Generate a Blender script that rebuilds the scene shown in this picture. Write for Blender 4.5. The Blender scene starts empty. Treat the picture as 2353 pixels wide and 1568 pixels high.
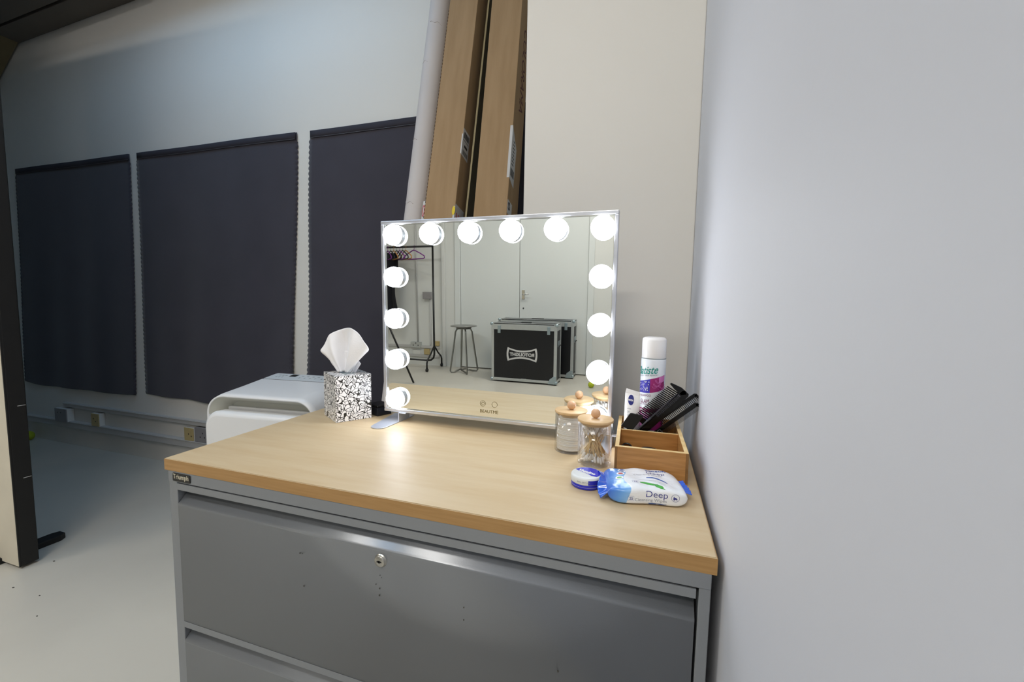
import bpy, bmesh, math, random
from mathutils import Vector, Matrix, Euler
from mathutils.bvhtree import BVHTree
random.seed(7)
R = math.radians
sc = bpy.context.scene
col = sc.collection
ZF = -0.713            # floor height (desk top is z = 0)

# ------------------------------------------------------------------ materials
def lin(h):
    h = h.lstrip('#'); c = [int(h[i:i+2], 16)/255 for i in (0, 2, 4)]
    return tuple(x/12.92 if x <= .04045 else ((x+.055)/1.055)**2.4 for x in c)
MATS = {}
def mat(name, hexc, rough=.5, metal=0., var=0., scale=20., bump=0., bscale=200., stretch=(1, 1, 1), hex2=None, coat=0., spec=.5, coord='Object', sheen=0.):
    m = bpy.data.materials.new(name); m.use_nodes = True
    nt = m.node_tree; b = nt.nodes['Principled BSDF']
    c = lin(hexc); b.inputs['Base Color'].default_value = (*c, 1)
    b.inputs['Roughness'].default_value = rough; b.inputs['Metallic'].default_value = metal
    b.inputs['Coat Weight'].default_value = coat; b.inputs['Specular IOR Level'].default_value = spec
    b.inputs['Coat Roughness'].default_value = .12
    if sheen: b.inputs['Sheen Weight'].default_value = sheen
    tc = nt.nodes.new('ShaderNodeTexCoord'); mp = nt.nodes.new('ShaderNodeMapping')
    mp.inputs['Scale'].default_value = stretch
    nt.links.new(tc.outputs[coord], mp.inputs['Vector'])
    if var or hex2:
        n = nt.nodes.new('ShaderNodeTexNoise'); n.inputs['Scale'].default_value = scale; n.inputs['Detail'].default_value = 5
        nt.links.new(mp.outputs['Vector'], n.inputs['Vector'])
        r = nt.nodes.new('ShaderNodeValToRGB')
        d = lin(hex2) if hex2 else tuple(x*(1-var) for x in c)
        r.color_ramp.elements[0].color = (*d, 1); r.color_ramp.elements[1].color = (*c, 1)
        r.color_ramp.elements[0].position = .35; r.color_ramp.elements[1].position = .65
        nt.links.new(n.outputs['Fac'], r.inputs['Fac']); nt.links.new(r.outputs['Color'], b.inputs['Base Color'])
    if bump:
        n = nt.nodes.new('ShaderNodeTexNoise'); n.inputs['Scale'].default_value = bscale; n.inputs['Detail'].default_value = 3
        nt.links.new(mp.outputs['Vector'], n.inputs['Vector'])
        bp = nt.nodes.new('ShaderNodeBump'); bp.inputs['Strength'].default_value = bump; bp.inputs['Distance'].default_value = .002
        nt.links.new(n.outputs['Fac'], bp.inputs['Height']); nt.links.new(bp.outputs['Normal'], b.inputs['Normal'])
    MATS[name] = m
    return m
def emis(name, rgb, s):
    m = bpy.data.materials.new(name); m.use_nodes = True; nt = m.node_tree
    nt.nodes.remove(nt.nodes['Principled BSDF']); e = nt.nodes.new('ShaderNodeEmission')
    e.inputs['Color'].default_value = (*rgb, 1); e.inputs['Strength'].default_value = s
    nt.links.new(e.outputs[0], nt.nodes['Material Output'].inputs['Surface'])
    return m
def clear(name, tint=(.99, .993, .993), refl=1.0):
    m = bpy.data.materials.new(name); m.use_nodes = True; nt = m.node_tree
    nt.nodes.remove(nt.nodes['Principled BSDF'])
    t = nt.nodes.new('ShaderNodeBsdfTransparent'); t.inputs['Color'].default_value = (*tint, 1)
    g = nt.nodes.new('ShaderNodeBsdfGlossy'); g.inputs['Roughness'].default_value = .03
    lw = nt.nodes.new('ShaderNodeLayerWeight'); lw.inputs['Blend'].default_value = .5
    pw = nt.nodes.new('ShaderNodeMath'); pw.operation = 'POWER'; pw.inputs[1].default_value = 4.; nt.links.new(lw.outputs['Facing'], pw.inputs[0])
    ml = nt.nodes.new('ShaderNodeMath'); ml.operation = 'MULTIPLY_ADD'; ml.inputs[1].default_value = .75; ml.inputs[2].default_value = .035; nt.links.new(pw.outputs[0], ml.inputs[0]); lw = ml
    mx = nt.nodes.new('ShaderNodeMixShader')
    nt.links.new(lw.outputs[0], mx.inputs[0]); nt.links.new(t.outputs[0], mx.inputs[1]); nt.links.new(g.outputs[0], mx.inputs[2])
    nt.links.new(mx.outputs[0], nt.nodes['Material Output'].inputs['Surface'])
    return m

M_wall = mat('painted_wall_white', 'E6E3DC', .62, var=.03, scale=1.5, bump=.12, bscale=60)
M_wallr = mat('painted_wall_right', 'DCDDE3', .6, var=.025, scale=1.5, bump=.1, bscale=60)
M_wallf = mat('painted_wall_far', 'D9DAD6', .62, var=.03, scale=1.5, bump=.12, bscale=60)
M_ceil = mat('ceiling_paint', 'DAD9D4', .7, var=.02, scale=2)
M_floor = mat('floor_paint', 'CFCBC0', .34, var=.07, scale=1.3, bump=.05, bscale=25, hex2='C3BFB5')
M_dot = mat('dark_scuff', '45423C', .7, var=.1)
M_door = mat('door_paint', 'DADEDC', .32, var=.02, scale=1.5)
M_gap = mat('shadow_gap', '3A3D3E', .8, var=.1)
M_top = mat('maple_laminate_top', 'CFBA97', .44, hex2='C8B08A', scale=5, stretch=(1.2, 9, 1), bump=.06, bscale=60)
M_band = mat('maple_edge_band', 'AC8654', .42, hex2='A07A48', scale=10, stretch=(1, 1, 22))
M_cab = mat('grey_powder_coat', '888C91', .30, .40, spec=1., var=.04, scale=3, bump=.06, bscale=700)
M_cabdark = mat('cabinet_inner_grey', '35383A', .6, var=.05)
M_badge = mat('badge_black', '15130F', .3, var=.1)
M_cream = mat('badge_letter', 'C9C2AC', .4, var=.02)
M_chrome = mat('chrome', 'D8D8D4', .18, 1., var=.02)
M_brass = mat('lock_nickel', 'BDBBB4', .3, 1., var=.05, scale=200)
M_alu = mat('brushed_aluminium', 'CDCFD6', .3, .85, var=.05, scale=60, stretch=(1, 1, 1))
M_foot = mat('satin_aluminium', 'C6CAD4', .35, .45, var=.04, scale=80)
M_mirror = mat('mirror_silver', 'F1F4F2', .0, 1., var=.002)
M_bulb = emis('bulb_glow', (.86, .91, 1.), 14.)
M_ring = mat('bulb_collar', 'D5D8DB', .25, .6, var=.1, scale=300)
M_print = mat('mirror_print', '8B7B50', .6, var=.02)
M_black = mat('black_plastic', '0B0B0D', .3, var=.1, scale=50)
M_blackm = mat('black_matte', '0A0A0B', .6, var=.1, scale=50)
M_blackb = mat('black_case_body', '151821', .35, var=.1)
M_comb = mat('black_comb', '050506', .25, spec=.35, var=.05)
M_combg = mat('grey_comb', '3A3A42', .3, var=.05)
M_fabric = mat('charcoal_fabric', '3D3A44', .9, var=.12, scale=6, bump=.4, bscale=900, stretch=(1, 1, 1), sheen=.2)
M_hem = mat('charcoal_fabric_hem', '34323B', .9, var=.1, scale=8, bump=.4, bscale=900)
M_trunk = mat('white_pvc_trunking', 'BDBCBA', .4, var=.02)
M_sock = mat('socket_plastic', 'DCDCD8', .35, var=.02)
M_yell = mat('aged_plastic', 'BBA877', .45, var=.08, scale=40)
M_grey = mat('grey_socket', '8E8B8C', .4, var=.05)
M_slot = mat('socket_slot', '1B1A18', .6, var=.1)
M_ac = mat('white_appliance_plastic', 'E6E7E8', .3, var=.01, scale=3)
M_acin = mat('appliance_vent', 'C9C9BE', .45, var=.02, scale=3)
M_acline = mat('appliance_groove', '55504E', .5, var=.05)
M_acmark = mat('panel_marks', '8D9799', .5, var=.05)
M_card = mat('brown_cardboard', 'A78A66', .85, hex2='9D805C', scale=4, stretch=(8, 8, 1), bump=.15, bscale=90)
M_cardd = mat('brown_cardboard_side', '7A5A3C', .85, hex2='6E5035', scale=4, stretch=(8, 8, 1))
M_corr = mat('corrugated_edge', '5A4330', .9, var=.5, scale=400)
M_board = mat('board_shaded_olive', '565548', .8, var=.1)  # dark olive stands in for the shaded wall behind the board
M_boarde = mat('board_edge', 'B0A582', .8, var=.05)
M_paper = mat('white_paper_wrap', 'C9C2BF', .7, var=.05, scale=4, bump=.2, bscale=12)
M_label = mat('paper_label', 'C9C8C6', .6, var=.02)
M_ink = mat('label_ink', '26262A', .6, var=.05)
M_inkg = mat('label_ink_grey', '6F7078', .6, var=.05)
M_red = mat('red_print', '4E101E', .6, var=.05)
M_redb = mat('bright_red_print', 'C23A45', .6, var=.05)
M_yel = mat('yellow_print', 'E3C81E', .6, var=.02)
M_foam = mat('white_foam_board', 'D8D0BD', .7, var=.06, scale=9, bump=.3, bscale=40)
M_tape = mat('black_tape', '0E0D0C', .55, var=.2, scale=20)
M_beam = mat('beam_paint', '6E675E', .7, var=.1, scale=3)
M_beamd = mat('beam_gap', '0A0A0C', .9, var=.1)
M_brace = mat('brace_wood', '7A6F52', .8, var=.15, scale=6)
M_ball = mat('tennis_ball_felt', 'B6C431', .95, var=.15, scale=80, bump=.5, bscale=400)
M_bamboo = mat('bamboo', 'B8854C', .42, hex2='A0703A', scale=6, stretch=(2.2, 14, 30), bump=.05, bscale=150)
M_bambooe = mat('bamboo_edge', 'EBD09A', .42, hex2='DDBB80', scale=9, stretch=(6, 6, 6))
M_bambood = mat('bamboo_end_grain', '8C6536', .5, hex2='7C572C', scale=9, stretch=(6, 6, 6))
M_lid = mat('bamboo_lid', 'D8B88C', .4, hex2='CDAA7A', scale=10, stretch=(1.5, 12, 1))
M_knob = mat('beech_knob', 'DAB08A', .38, hex2='CDA07A', scale=40)
M_acr = clear('clear_acrylic')
M_cotton = mat('cotton', 'F3F1EE', .95, var=.03, scale=80, bump=.4, bscale=600)
M_stick = mat('bamboo_stick', 'E8CA98', .6, var=.1, scale=60)
M_tissue = mat('tissue_paper', 'F1F1F4', .8, var=.02, scale=30, bump=.15, bscale=250)
M_tube = mat('cream_tube_plastic', 'E9E8E6', .35, var=.01)
M_navy = mat('navy_logo', '121C6E', .4, var=.02)
M_white = mat('white_print', 'F2F2F2', .5, var=.01)
M_canw = mat('can_white', 'DDE3EA', .3, var=.01)
M_cap = mat('cap_white', 'E9E8E8', .35, var=.01)
M_teal = mat('teal_print', '168A80', .5, var=.03)
M_mag = mat('magenta_print', '9C1A70', .45, hex2='7E1258', scale=60)
M_pink = mat('pink_print', 'C774B4', .45, var=.08, scale=200)
M_blueb = mat('violet_blue_print', '3D3AB4', .45, hex2='2D2C8E', scale=200)
M_plum = mat('plum_text', '7A2252', .5, var=.03)
M_vblue = mat('tin_blue', '2A2EC0', .3, var=.02)
M_vwhite = mat('tin_white', 'DDE1E2', .3, var=.01)
M_wblue = mat('wipes_blue_print', '2556A8', .4, var=.03)
M_wgrey = mat('wipes_grey_print', '7C8290', .45, var=.03)
M_wpurp = mat('wipes_navy_print', '33388A', .4, var=.03)
M_wgreen = mat('wipes_green_print', '4FB04A', .4, hex2='2F8F3A', scale=60)
M_wfin = mat('wipes_blue_film', '2C62D8', .16, var=.2, scale=60, coat=.6)
M_steel = mat('stool_steel', '8E8F8A', .28, .9, var=.05)
M_seat = mat('stool_seat_metal', '9A9A96', .35, .7, var=.1)
M_casebk = mat('case_black_laminate', '0C0E13', .4, var=.2, scale=60)
M_casealu = mat('case_aluminium', 'C3C7C6', .35, .6, var=.05)
M_casecn = mat('case_zinc', 'A9B8BE', .3, .7, var=.1, scale=60)
M_rail = mat('rail_black', '0C0C0C', .4, var=.05)
M_purple = mat('purple_hanger', '7A2C86', .5, var=.05)
M_woodh = mat('wooden_hanger', 'B98448', .5, var=.1, scale=30)
M_darkh = mat('dark_hanger', '17151F', .5, var=.1)
M_cloth = mat('navy_cloth', '12131C', .9, var=.3, scale=9)

def doodle():
    m = bpy.data.materials.new('doodle_print'); m.use_nodes = True; nt = m.node_tree; b = nt.nodes['Principled BSDF']
    b.inputs['Roughness'].default_value = .3
    N = nt.nodes.new; L = nt.links.new
    tc = N('ShaderNodeTexCoord')
    n = N('ShaderNodeTexNoise'); n.inputs['Scale'].default_value = 60; n.inputs['Detail'].default_value = 0
    L(tc.outputs['Object'], n.inputs['Vector'])
    s = N('ShaderNodeVectorMath'); s.operation = 'SCALE'; s.inputs['Scale'].default_value = .022
    L(n.outputs['Color'], s.inputs[0])
    a = N('ShaderNodeVectorMath'); a.operation = 'ADD'; L(tc.outputs['Object'], a.inputs[0]); L(s.outputs[0], a.inputs[1])
    v = N('ShaderNodeTexVoronoi'); v.feature = 'DISTANCE_TO_EDGE'; v.inputs['Scale'].default_value = 88
    L(a.outputs[0], v.inputs['Vector'])
    c1 = N('ShaderNodeMath'); c1.operation = 'LESS_THAN'; c1.inputs[1].default_value = .075; L(v.outputs['Distance'], c1.inputs[0])
    v2 = N('ShaderNodeTexVoronoi'); v2.feature = 'F1'; v2.inputs['Scale'].default_value = 88; L(a.outputs[0], v2.inputs['Vector'])
    # small rings and dots inside some cells
    r1 = N('ShaderNodeMath'); r1.operation = 'COMPARE'; r1.inputs[1].default_value = .25; r1.inputs[2].default_value = .045; L(v2.outputs['Distance'], r1.inputs[0])
    sp = N('ShaderNodeSeparateColor'); L(v2.outputs['Color'], sp.inputs[0])
    g = N('ShaderNodeMath'); g.operation = 'GREATER_THAN'; g.inputs[1].default_value = .45; L(sp.outputs[0], g.inputs[0])
    rm = N('ShaderNodeMath'); rm.operation = 'MULTIPLY'; L(r1.outputs[0], rm.inputs[0]); L(g.outputs[0], rm.inputs[1])
    d1 = N('ShaderNodeMath'); d1.operation = 'LESS_THAN'; d1.inputs[1].default_value = .09; L(v2.outputs['Distance'], d1.inputs[0])
    mx = N('ShaderNodeMath'); mx.operation = 'MAXIMUM'; L(c1.outputs[0], mx.inputs[0]); L(rm.outputs[0], mx.inputs[1])
    mx2 = N('ShaderNodeMath'); mx2.operation = 'MAXIMUM'; L(mx.outputs[0], mx2.inputs[0]); L(d1.outputs[0], mx2.inputs[1])
    mc = N('ShaderNodeMix'); mc.data_type = 'RGBA'; mc.inputs[6].default_value = (*lin('F1EFEE'), 1); mc.inputs[7].default_value = (*lin('16140F'), 1)
    L(mx2.outputs[0], mc.inputs[0]); L(mc.outputs[2], b.inputs['Base Color'])
    return m
M_doodle = doodle()

def wipes_mat():
    """white film with a blue left end that has a wavy border, paler towards the middle"""
    m = bpy.data.materials.new('wipes_film'); m.use_nodes = True; nt = m.node_tree; b = nt.nodes['Principled BSDF']
    b.inputs['Roughness'].default_value = .25; b.inputs['Coat Weight'].default_value = .25; b.inputs['Coat Roughness'].default_value = .1
    N = nt.nodes.new; L = nt.links.new
    tc = N('ShaderNodeTexCoord'); sx = N('ShaderNodeSeparateXYZ'); L(tc.outputs['Object'], sx.inputs[0])
    mul = N('ShaderNodeMath'); mul.operation = 'MULTIPLY'; mul.inputs[1].default_value = 95; 
    yz = N('ShaderNodeMath'); yz.operation = 'SUBTRACT'; L(sx.outputs[1], yz.inputs[0]); 
    zz = N('ShaderNodeMath'); zz.operation = 'MULTIPLY'; zz.inputs[1].default_value = -1.; L(sx.outputs[2], zz.inputs[0]); L(zz.outputs[0], yz.inputs[1])
    L(yz.outputs[0], mul.inputs[0])
    sn = N('ShaderNodeMath'); sn.operation = 'SINE'; L(mul.outputs[0], sn.inputs[0])
    sm = N('ShaderNodeMath'); sm.operation = 'MULTIPLY'; sm.inputs[1].default_value = .004; L(sn.outputs[0], sm.inputs[0])
    ad = N('ShaderNodeMath'); ad.operation = 'ADD'; L(sx.outputs[0], ad.inputs[0]); L(sm.outputs[0], ad.inputs[1])
    mr = N('ShaderNodeMapRange'); mr.inputs[1].default_value = -.07; mr.inputs[2].default_value = -.03; L(ad.outputs[0], mr.inputs[0])
    cr = N('ShaderNodeValToRGB'); e = cr.color_ramp.elements
    e[0].position = 0; e[0].color = (*lin('2458CC'), 1); e[1].position = .62; e[1].color = (*lin('5E9BE2'), 1)
    e2 = e.new(.98); e2.color = (*lin('86B8EA'), 1); e3 = e.new(1.); e3.color = (*lin('E9EDF2'), 1)
    L(mr.outputs[0], cr.inputs[0]); L(cr.outputs[0], b.inputs['Base Color'])
    n = N('ShaderNodeTexNoise'); n.inputs['Scale'].default_value = 45; n.inputs['Detail'].default_value = 2; L(tc.outputs['Object'], n.inputs['Vector'])
    bp = N('ShaderNodeBump'); bp.inputs['Strength'].default_value = .5; bp.inputs['Distance'].default_value = .004
    L(n.outputs[0], bp.inputs['Height']); L(bp.outputs[0], b.inputs['Normal'])
    return m
M_wipes = wipes_mat()

# ------------------------------------------------------------------ mesh helpers
class MB:
    def __init__(s): s.bm = bmesh.new()
    def box(s, x0, x1, y0, y1, z0, z1, mi=0, T=None):
        v = [s.bm.verts.new(((x0, x1)[i & 1], (y0, y1)[i >> 1 & 1], (z0, z1)[i >> 2 & 1])) for i in range(8)]
        for f in ((0, 2, 3, 1), (4, 5, 7, 6), (0, 1, 5, 4), (2, 6, 7, 3), (0, 4, 6, 2), (1, 3, 7, 5)):
            F = s.bm.faces.new([v[i] for i in f]); F.material_index = mi
        if T is not None:
            for w in v: w.co = T @ w.co
        return s
    def prism(s, pts, a, b, axis='y', mi=0, T=None):
        """extrude a 2D outline from a to b; axis y: pts=(x,z); z: pts=(x,y); x: pts=(y,z)"""
        def P(p, t):
            return {'y': (p[0], t, p[1]), 'z': (p[0], p[1], t), 'x': (t, p[0], p[1])}[axis]
        A = [s.bm.verts.new(P(p, a)) for p in pts]; B = [s.bm.verts.new(P(p, b)) for p in pts]
        n = len(pts); fs = [s.bm.faces.new(A), s.bm.faces.new(B[::-1])]
        for i in range(n): fs.append(s.bm.faces.new((A[i], B[i], B[(i+1) % n], A[(i+1) % n])))
        for f in fs: f.material_index = mi
        if T is not None:
            for w in A+B: w.co = T @ w.co
        return s
    def lathe(s, prof, n=40, c=(0, 0, 0), mi=0, T=None):
        """prof: list of (r, z) from bottom to top"""
        rings = []; allv = []
        for r, z in prof:
            if r < 1e-6: rg = [s.bm.verts.new((c[0], c[1], c[2]+z))]
            else: rg = [s.bm.verts.new((c[0]+r*math.cos(2*math.pi*i/n), c[1]+r*math.sin(2*math.pi*i/n), c[2]+z)) for i in range(n)]
            rings.append(rg); allv += rg
        for a, b in zip(rings, rings[1:]):
            for i in range(n):
                j = (i+1) % n
                if len(a) == 1 and len(b) == 1: continue
                if len(a) == 1: f = s.bm.faces.new((a[0], b[j], b[i]))
                elif len(b) == 1: f = s.bm.faces.new((a[i], a[j], b[0]))
                else: f = s.bm.faces.new((a[i], a[j], b[j], b[i]))
                f.material_index = mi; f.smooth = True
        if T is not None:
            for w in allv: w.co = T @ w.co
        return s
    def tube(s, pts, r, n=10, mi=0, closed=False, cap=True):
        pts = [Vector(p) for p in pts]; m = len(pts); rings = []
        rs = r if isinstance(r, (list, tuple)) else [r]*m
        up = None
        for i, p in enumerate(pts):
            if closed: d = (pts[(i+1) % m]-pts[i-1])
            else: d = pts[min(i+1, m-1)]-pts[max(i-1, 0)]
            d.normalize()
            if up is None: up = d.orthogonal().normalized()
            else:
                up = up-d*up.dot(d); up = up.normalized() if up.length > 1e-6 else d.orthogonal().normalized()
            w = d.cross(up)
            rings.append([s.bm.verts.new(p+(up*math.cos(2*math.pi*k/n)+w*math.sin(2*math.pi*k/n))*rs[i]) for k in range(n)])
        pr = list(zip(rings, rings[1:]))
        if closed: pr.append((rings[-1], rings[0]))
        for a, b in pr:
            for k in range(n):
                f = s.bm.faces.new((a[k], a[(k+1) % n], b[(k+1) % n], b[k])); f.smooth = True; f.material_index = mi
        if cap and not closed:
            for q in (rings[0][::-1], rings[-1]):
                f = s.bm.faces.new(q); f.material_index = mi
        return s
    def grid(s, fn, nu, nv, mi=0, smooth=True):
        V = [[s.bm.verts.new(fn(i/nu, j/nv)) for j in range(nv+1)] for i in range(nu+1)]
        for i in range(nu):
            for j in range(nv):
                f = s.bm.faces.new((V[i][j], V[i+1][j], V[i+1][j+1], V[i][j+1])); f.smooth = smooth; f.material_index = mi
        return s
    def build(s, name, m, parent=None, bevel=0., seg=2, smooth=False, solid=0., T=None, angle=40):
        bmesh.ops.recalc_face_normals(s.bm, faces=s.bm.faces) if not solid else None
        if T is not None: bmesh.ops.transform(s.bm, matrix=T, verts=s.bm.verts)
        me = bpy.data.meshes.new(name); s.bm.to_mesh(me); s.bm.free()
        for x in (m if isinstance(m, (list, tuple)) else [m]): me.materials.append(x)
        o = bpy.data.objects.new(name, me); col.objects.link(o)
        if parent is not None: o.parent = parent
        if smooth:
            for p in me.polygons: p.use_smooth = True
        if solid:
            md = o.modifiers.new('solid', 'SOLIDIFY'); md.thickness = solid; md.offset = 0
        if bevel:
            md = o.modifiers.new('bevel', 'BEVEL'); md.width = bevel; md.segments = seg; md.limit_method = 'ANGLE'; md.angle_limit = R(angle)
        return o
def tag(o, label=None, cat=None, group=None, kind=None):
    if label: o['label'] = label
    if cat: o['category'] = cat
    if group: o['group'] = group
    if kind: o['kind'] = kind
    return o
def empty(name, loc=(0, 0, 0), rot=(0, 0, 0)):
    o = bpy.data.objects.new(name, None); col.objects.link(o); o.location = loc; o.rotation_euler = rot
    o.empty_display_size = .02
    return o
def copy_tree(o, parent=None):
    c = o.copy(); col.objects.link(c)
    if parent is not None: c.parent = parent
    for ch in list(o.children): copy_tree(ch, c)
    return c
def struct(o): o['kind'] = 'structure'; return o
_fc = {}
def text_verts(body, bold=0., shear=0.):
    k = (body, bold, shear)
    if k not in _fc:
        cu = bpy.data.curves.new('t', 'FONT'); cu.body = body; cu.size = 1; cu.offset = bold; cu.shear = shear; cu.resolution_u = 4
        ob = bpy.data.objects.new('t', cu); col.objects.link(ob)
        dg = bpy.context.evaluated_depsgraph_get(); dg.update()
        me = bpy.data.meshes.new_from_object(ob.evaluated_get(dg))
        vs = [v.co.copy() for v in me.vertices]; fs = [tuple(p.vertices) for p in me.polygons]
        bpy.data.objects.remove(ob); bpy.data.curves.remove(cu); bpy.data.meshes.remove(me)
        x0 = min(v.x for v in vs); x1 = max(v.x for v in vs); y0 = min(v.y for v in vs); y1 = max(v.y for v in vs)
        vs = [((v.x-x0)/(x1-x0), (v.y-y0)/(y1-y0)) for v in vs]
        _fc[k] = (vs, fs)
    return _fc[k]
def text(name, body, m, parent, o, ux, uy, w, h, bold=0., shear=0., th=.0004, fn=None):
    """printed lettering as a thin raised mesh; o = lower-left corner, ux/uy directions; fn maps (u,v) in metres to a point"""
    vs, fs = text_verts(body, bold, shear)
    o = Vector(o); ux = Vector(ux).normalized(); uy = Vector(uy).normalized(); n = ux.cross(uy)
    bm = bmesh.new()
    if fn: V = [bm.verts.new(fn(a*w, b*h)) for a, b in vs]
    else: V = [bm.verts.new(o+ux*a*w+uy*b*h) for a, b in vs]
    for f in fs:
        try: bm.faces.new([V[i] for i in f])
        except ValueError: pass
    if not fn:
        g = bmesh.ops.extrude_face_region(bm, geom=bm.faces[:])
        for e in g['geom']:
            if isinstance(e, bmesh.types.BMVert): e.co += n*th
        bmesh.ops.recalc_face_normals(bm, faces=bm.faces)
    me = bpy.data.meshes.new(name); bm.to_mesh(me); bm.free(); me.materials.append(m)
    ob = bpy.data.objects.new(name, me); col.objects.link(ob)
    if parent is not None: ob.parent = parent
    return ob
def ellipse(cx, cy, rx, ry, n=32, a0=0, a1=2*math.pi):
    return [(cx+rx*math.cos(a0+(a1-a0)*i/n), cy+ry*math.sin(a0+(a1-a0)*i/n)) for i in range(n)]
def rrect(x0, x1, y0, y1, r, n=6, corners=(1, 1, 1, 1)):
    """rounded rectangle, counter clockwise; corners bl, br, tr, tl"""
    out = []
    for k, (cx, cy, a) in enumerate(((x0+r, y0+r, 180), (x1-r, y0+r, 270), (x1-r, y1-r, 0), (x0+r, y1-r, 90))):
        if corners[k]:
            for i in range(n+1):
                t = R(a+90*i/n); out.append((cx+r*math.cos(t), cy+r*math.sin(t)))
        else: out.append(((x0, y0), (x1, y0), (x1, y1), (x0, y1))[k])
    return out
def ring_prism(mb, outer, inner, a, b, axis='y', mi=0, T=None):
    n = len(outer)
    for i in range(n):
        j = (i+1) % n
        mb.prism([outer[i], outer[j], inner[j], inner[i]], a, b, axis, mi, T)
    return mb

# ------------------------------------------------------------------ camera
cam = bpy.data.objects.new('camera', bpy.data.cameras.new('camera')); col.objects.link(cam)
Rc = Matrix(((.952, .3055, .0182), (.0438, -.0771, -.9961), (-.3029, .9491, -.0867)))   # world -> camera (right, down, forward)
right, down, fwd = Rc[0], Rc[1], Rc[2]
m3 = Matrix((right, -down, -fwd)).transposed()
q = m3.to_quaternion().normalized()
cam.matrix_world = Matrix.Translation((.9021, -.5698, .317)) @ q.to_matrix().to_4x4()
cam.data.sensor_width = 36; cam.data.lens = 973.4/2353*36; cam.data.clip_start = .02
sc.camera = cam

# ------------------------------------------------------------------ room shell
XW, YB, YC, XL, YD, ZC = 1.009, 1.245, .65, -3.95, -3.80, 2.42
struct(MB().box(XL-.1, XW+.1, YD-.1, YB+.1, ZF-.1, ZF).build('floor', M_floor))
sk = (-1.6, -.5, .15, .80); sk2 = (-1.5, -.60, -1.50, -1.05)    # ceiling openings for the added, unseen skylights
c = MB()
for a, b, e, f in ((YD-.1, sk2[2], 0, 0), (sk2[2], sk2[3], sk2[0], sk2[1]), (sk2[3], sk[2], 0, 0), (sk[2], sk[3], sk[0], sk[1]), (sk[3], YB+.1, 0, 0)):
    if e == f: c.box(XL-.1, XW+.1, a, b, ZC, ZC+.1)
    else: c.box(XL-.1, e, a, b, ZC, ZC+.1).box(f, XW+.1, a, b, ZC, ZC+.1)
struct(c.build('ceiling', M_ceil))
struct(MB().box(XL-.1, XW+.1, YB, YB+.1, ZF, ZC).build('wall_back', M_wall))
struct(MB().box(.54, XW, YC, YB, ZF, ZC).build('wall_inner', M_wall, bevel=.003))
struct(MB().box(XW, XW+.1, YD-.1, YB+.1, ZF, ZC).build('wall_right', M_wallr))
struct(MB().box(XL-.1, XL, YD-.1, YB+.1, ZF, ZC).build('wall_left', M_wall))
struct(MB().box(XL, -2.56, .31, .37, ZF, ZC).build('wall_added_shade', M_wall))  # added out-of-view wall, keeps light off the left of the back wall
# far wall (seen in the mirror) with a double door opening
DX0, DX1, DS, DZ = -1.485, .188, -.670, 1.30
w = MB().box(XL-.1, DX0, YD-.1, YD, ZF, ZC).box(DX1, XW+.1, YD-.1, YD, ZF, ZC).box(DX0, DX1, YD-.1, YD, DZ, ZC)
struct(w.build('wall_front', M_wallf))
for i, (a, b) in enumerate(((DX0+.004, DS-.003), (DS+.003, DX1-.004))):
    d = struct(MB().box(a, b, YD-.045, YD-.004, ZF+.012, DZ-.004).build('door_%d' % (i+1), M_door, bevel=.002))
    if i == 1:
        p = MB().box(-.637, -.599, YD-.004, YD+.004, .212, .332).build('handle_plate', M_chrome, d, bevel=.003)
        MB().tube([(-.618, YD, .272), (-.618, YD+.045, .272), (-.60, YD+.05, .274), (-.535, YD+.05, .276)], .008, 10).build('door_handle', M_chrome, p)
        MB().lathe([(0, 0), (.009, 0), (.009, .004), (0, .004)], 16, T=Matrix.Translation((-.618, YD-.005, .10)) @ Matrix.Rotation(R(-90), 4, 'X')).box(-.6195, -.6165, YD-.004, YD+.0005, .085, .1).build('keyhole', M_gap, d)
g = MB().box(DX0, DX1, YD-.099, YD-.05, ZF, DZ); struct(g.build('door_gap_backing', M_gap));  # dark sheet behind the doors, shade of the gaps put into its colour
f = MB().box(DX0-.07, DX0, YD, YD+.018, ZF, DZ+.07).box(DX1, DX1+.07, YD, YD+.018, ZF, DZ+.07).box(DX0-.07, DX1+.07, YD, YD+.018, DZ, DZ+.07)
struct(f.build('trim_1', M_door, bevel=.003))
struct(MB().box(-1.74, -1.70, YD, YD+.035, ZF, 2.0).build('trim_2', M_wallf, bevel=.003))
# glowing skylights, out of view, added for the bluish light
M_sky = emis('sky_glow', (.38, .66, 1.), 6.8)
for n_, k in enumerate((sk, sk2)):
    s = struct(MB().box(k[0], k[1], k[2], k[3], ZC+.06, ZC+.07).build('window_%d' % (n_+1), M_sky))
    MB().box(k[0], k[1], k[2], k[2]+.03, ZC, ZC+.06).box(k[0], k[1], k[3]-.03, k[3], ZC, ZC+.06).box(k[0], k[0]+.03, k[2], k[3], ZC, ZC+.06).box(k[1]-.03, k[1], k[2], k[3], ZC, ZC+.06).build('window_frame', M_door, s)
# small dirt specks on the floor
mb = MB()
for (x, y, r) in ((-1.258, .385, .003), (-1.19, .245, .003), (-1.05, .25, .002), (-.93, .19, .002), (-.86, .56, .003), (-1.10, .80, .002)):
    mb.prism(ellipse(x, y, r*1.6, r, 8), ZF, ZF+.0006, 'z')
struct(mb.build('floor_specks', M_dot))
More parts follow.
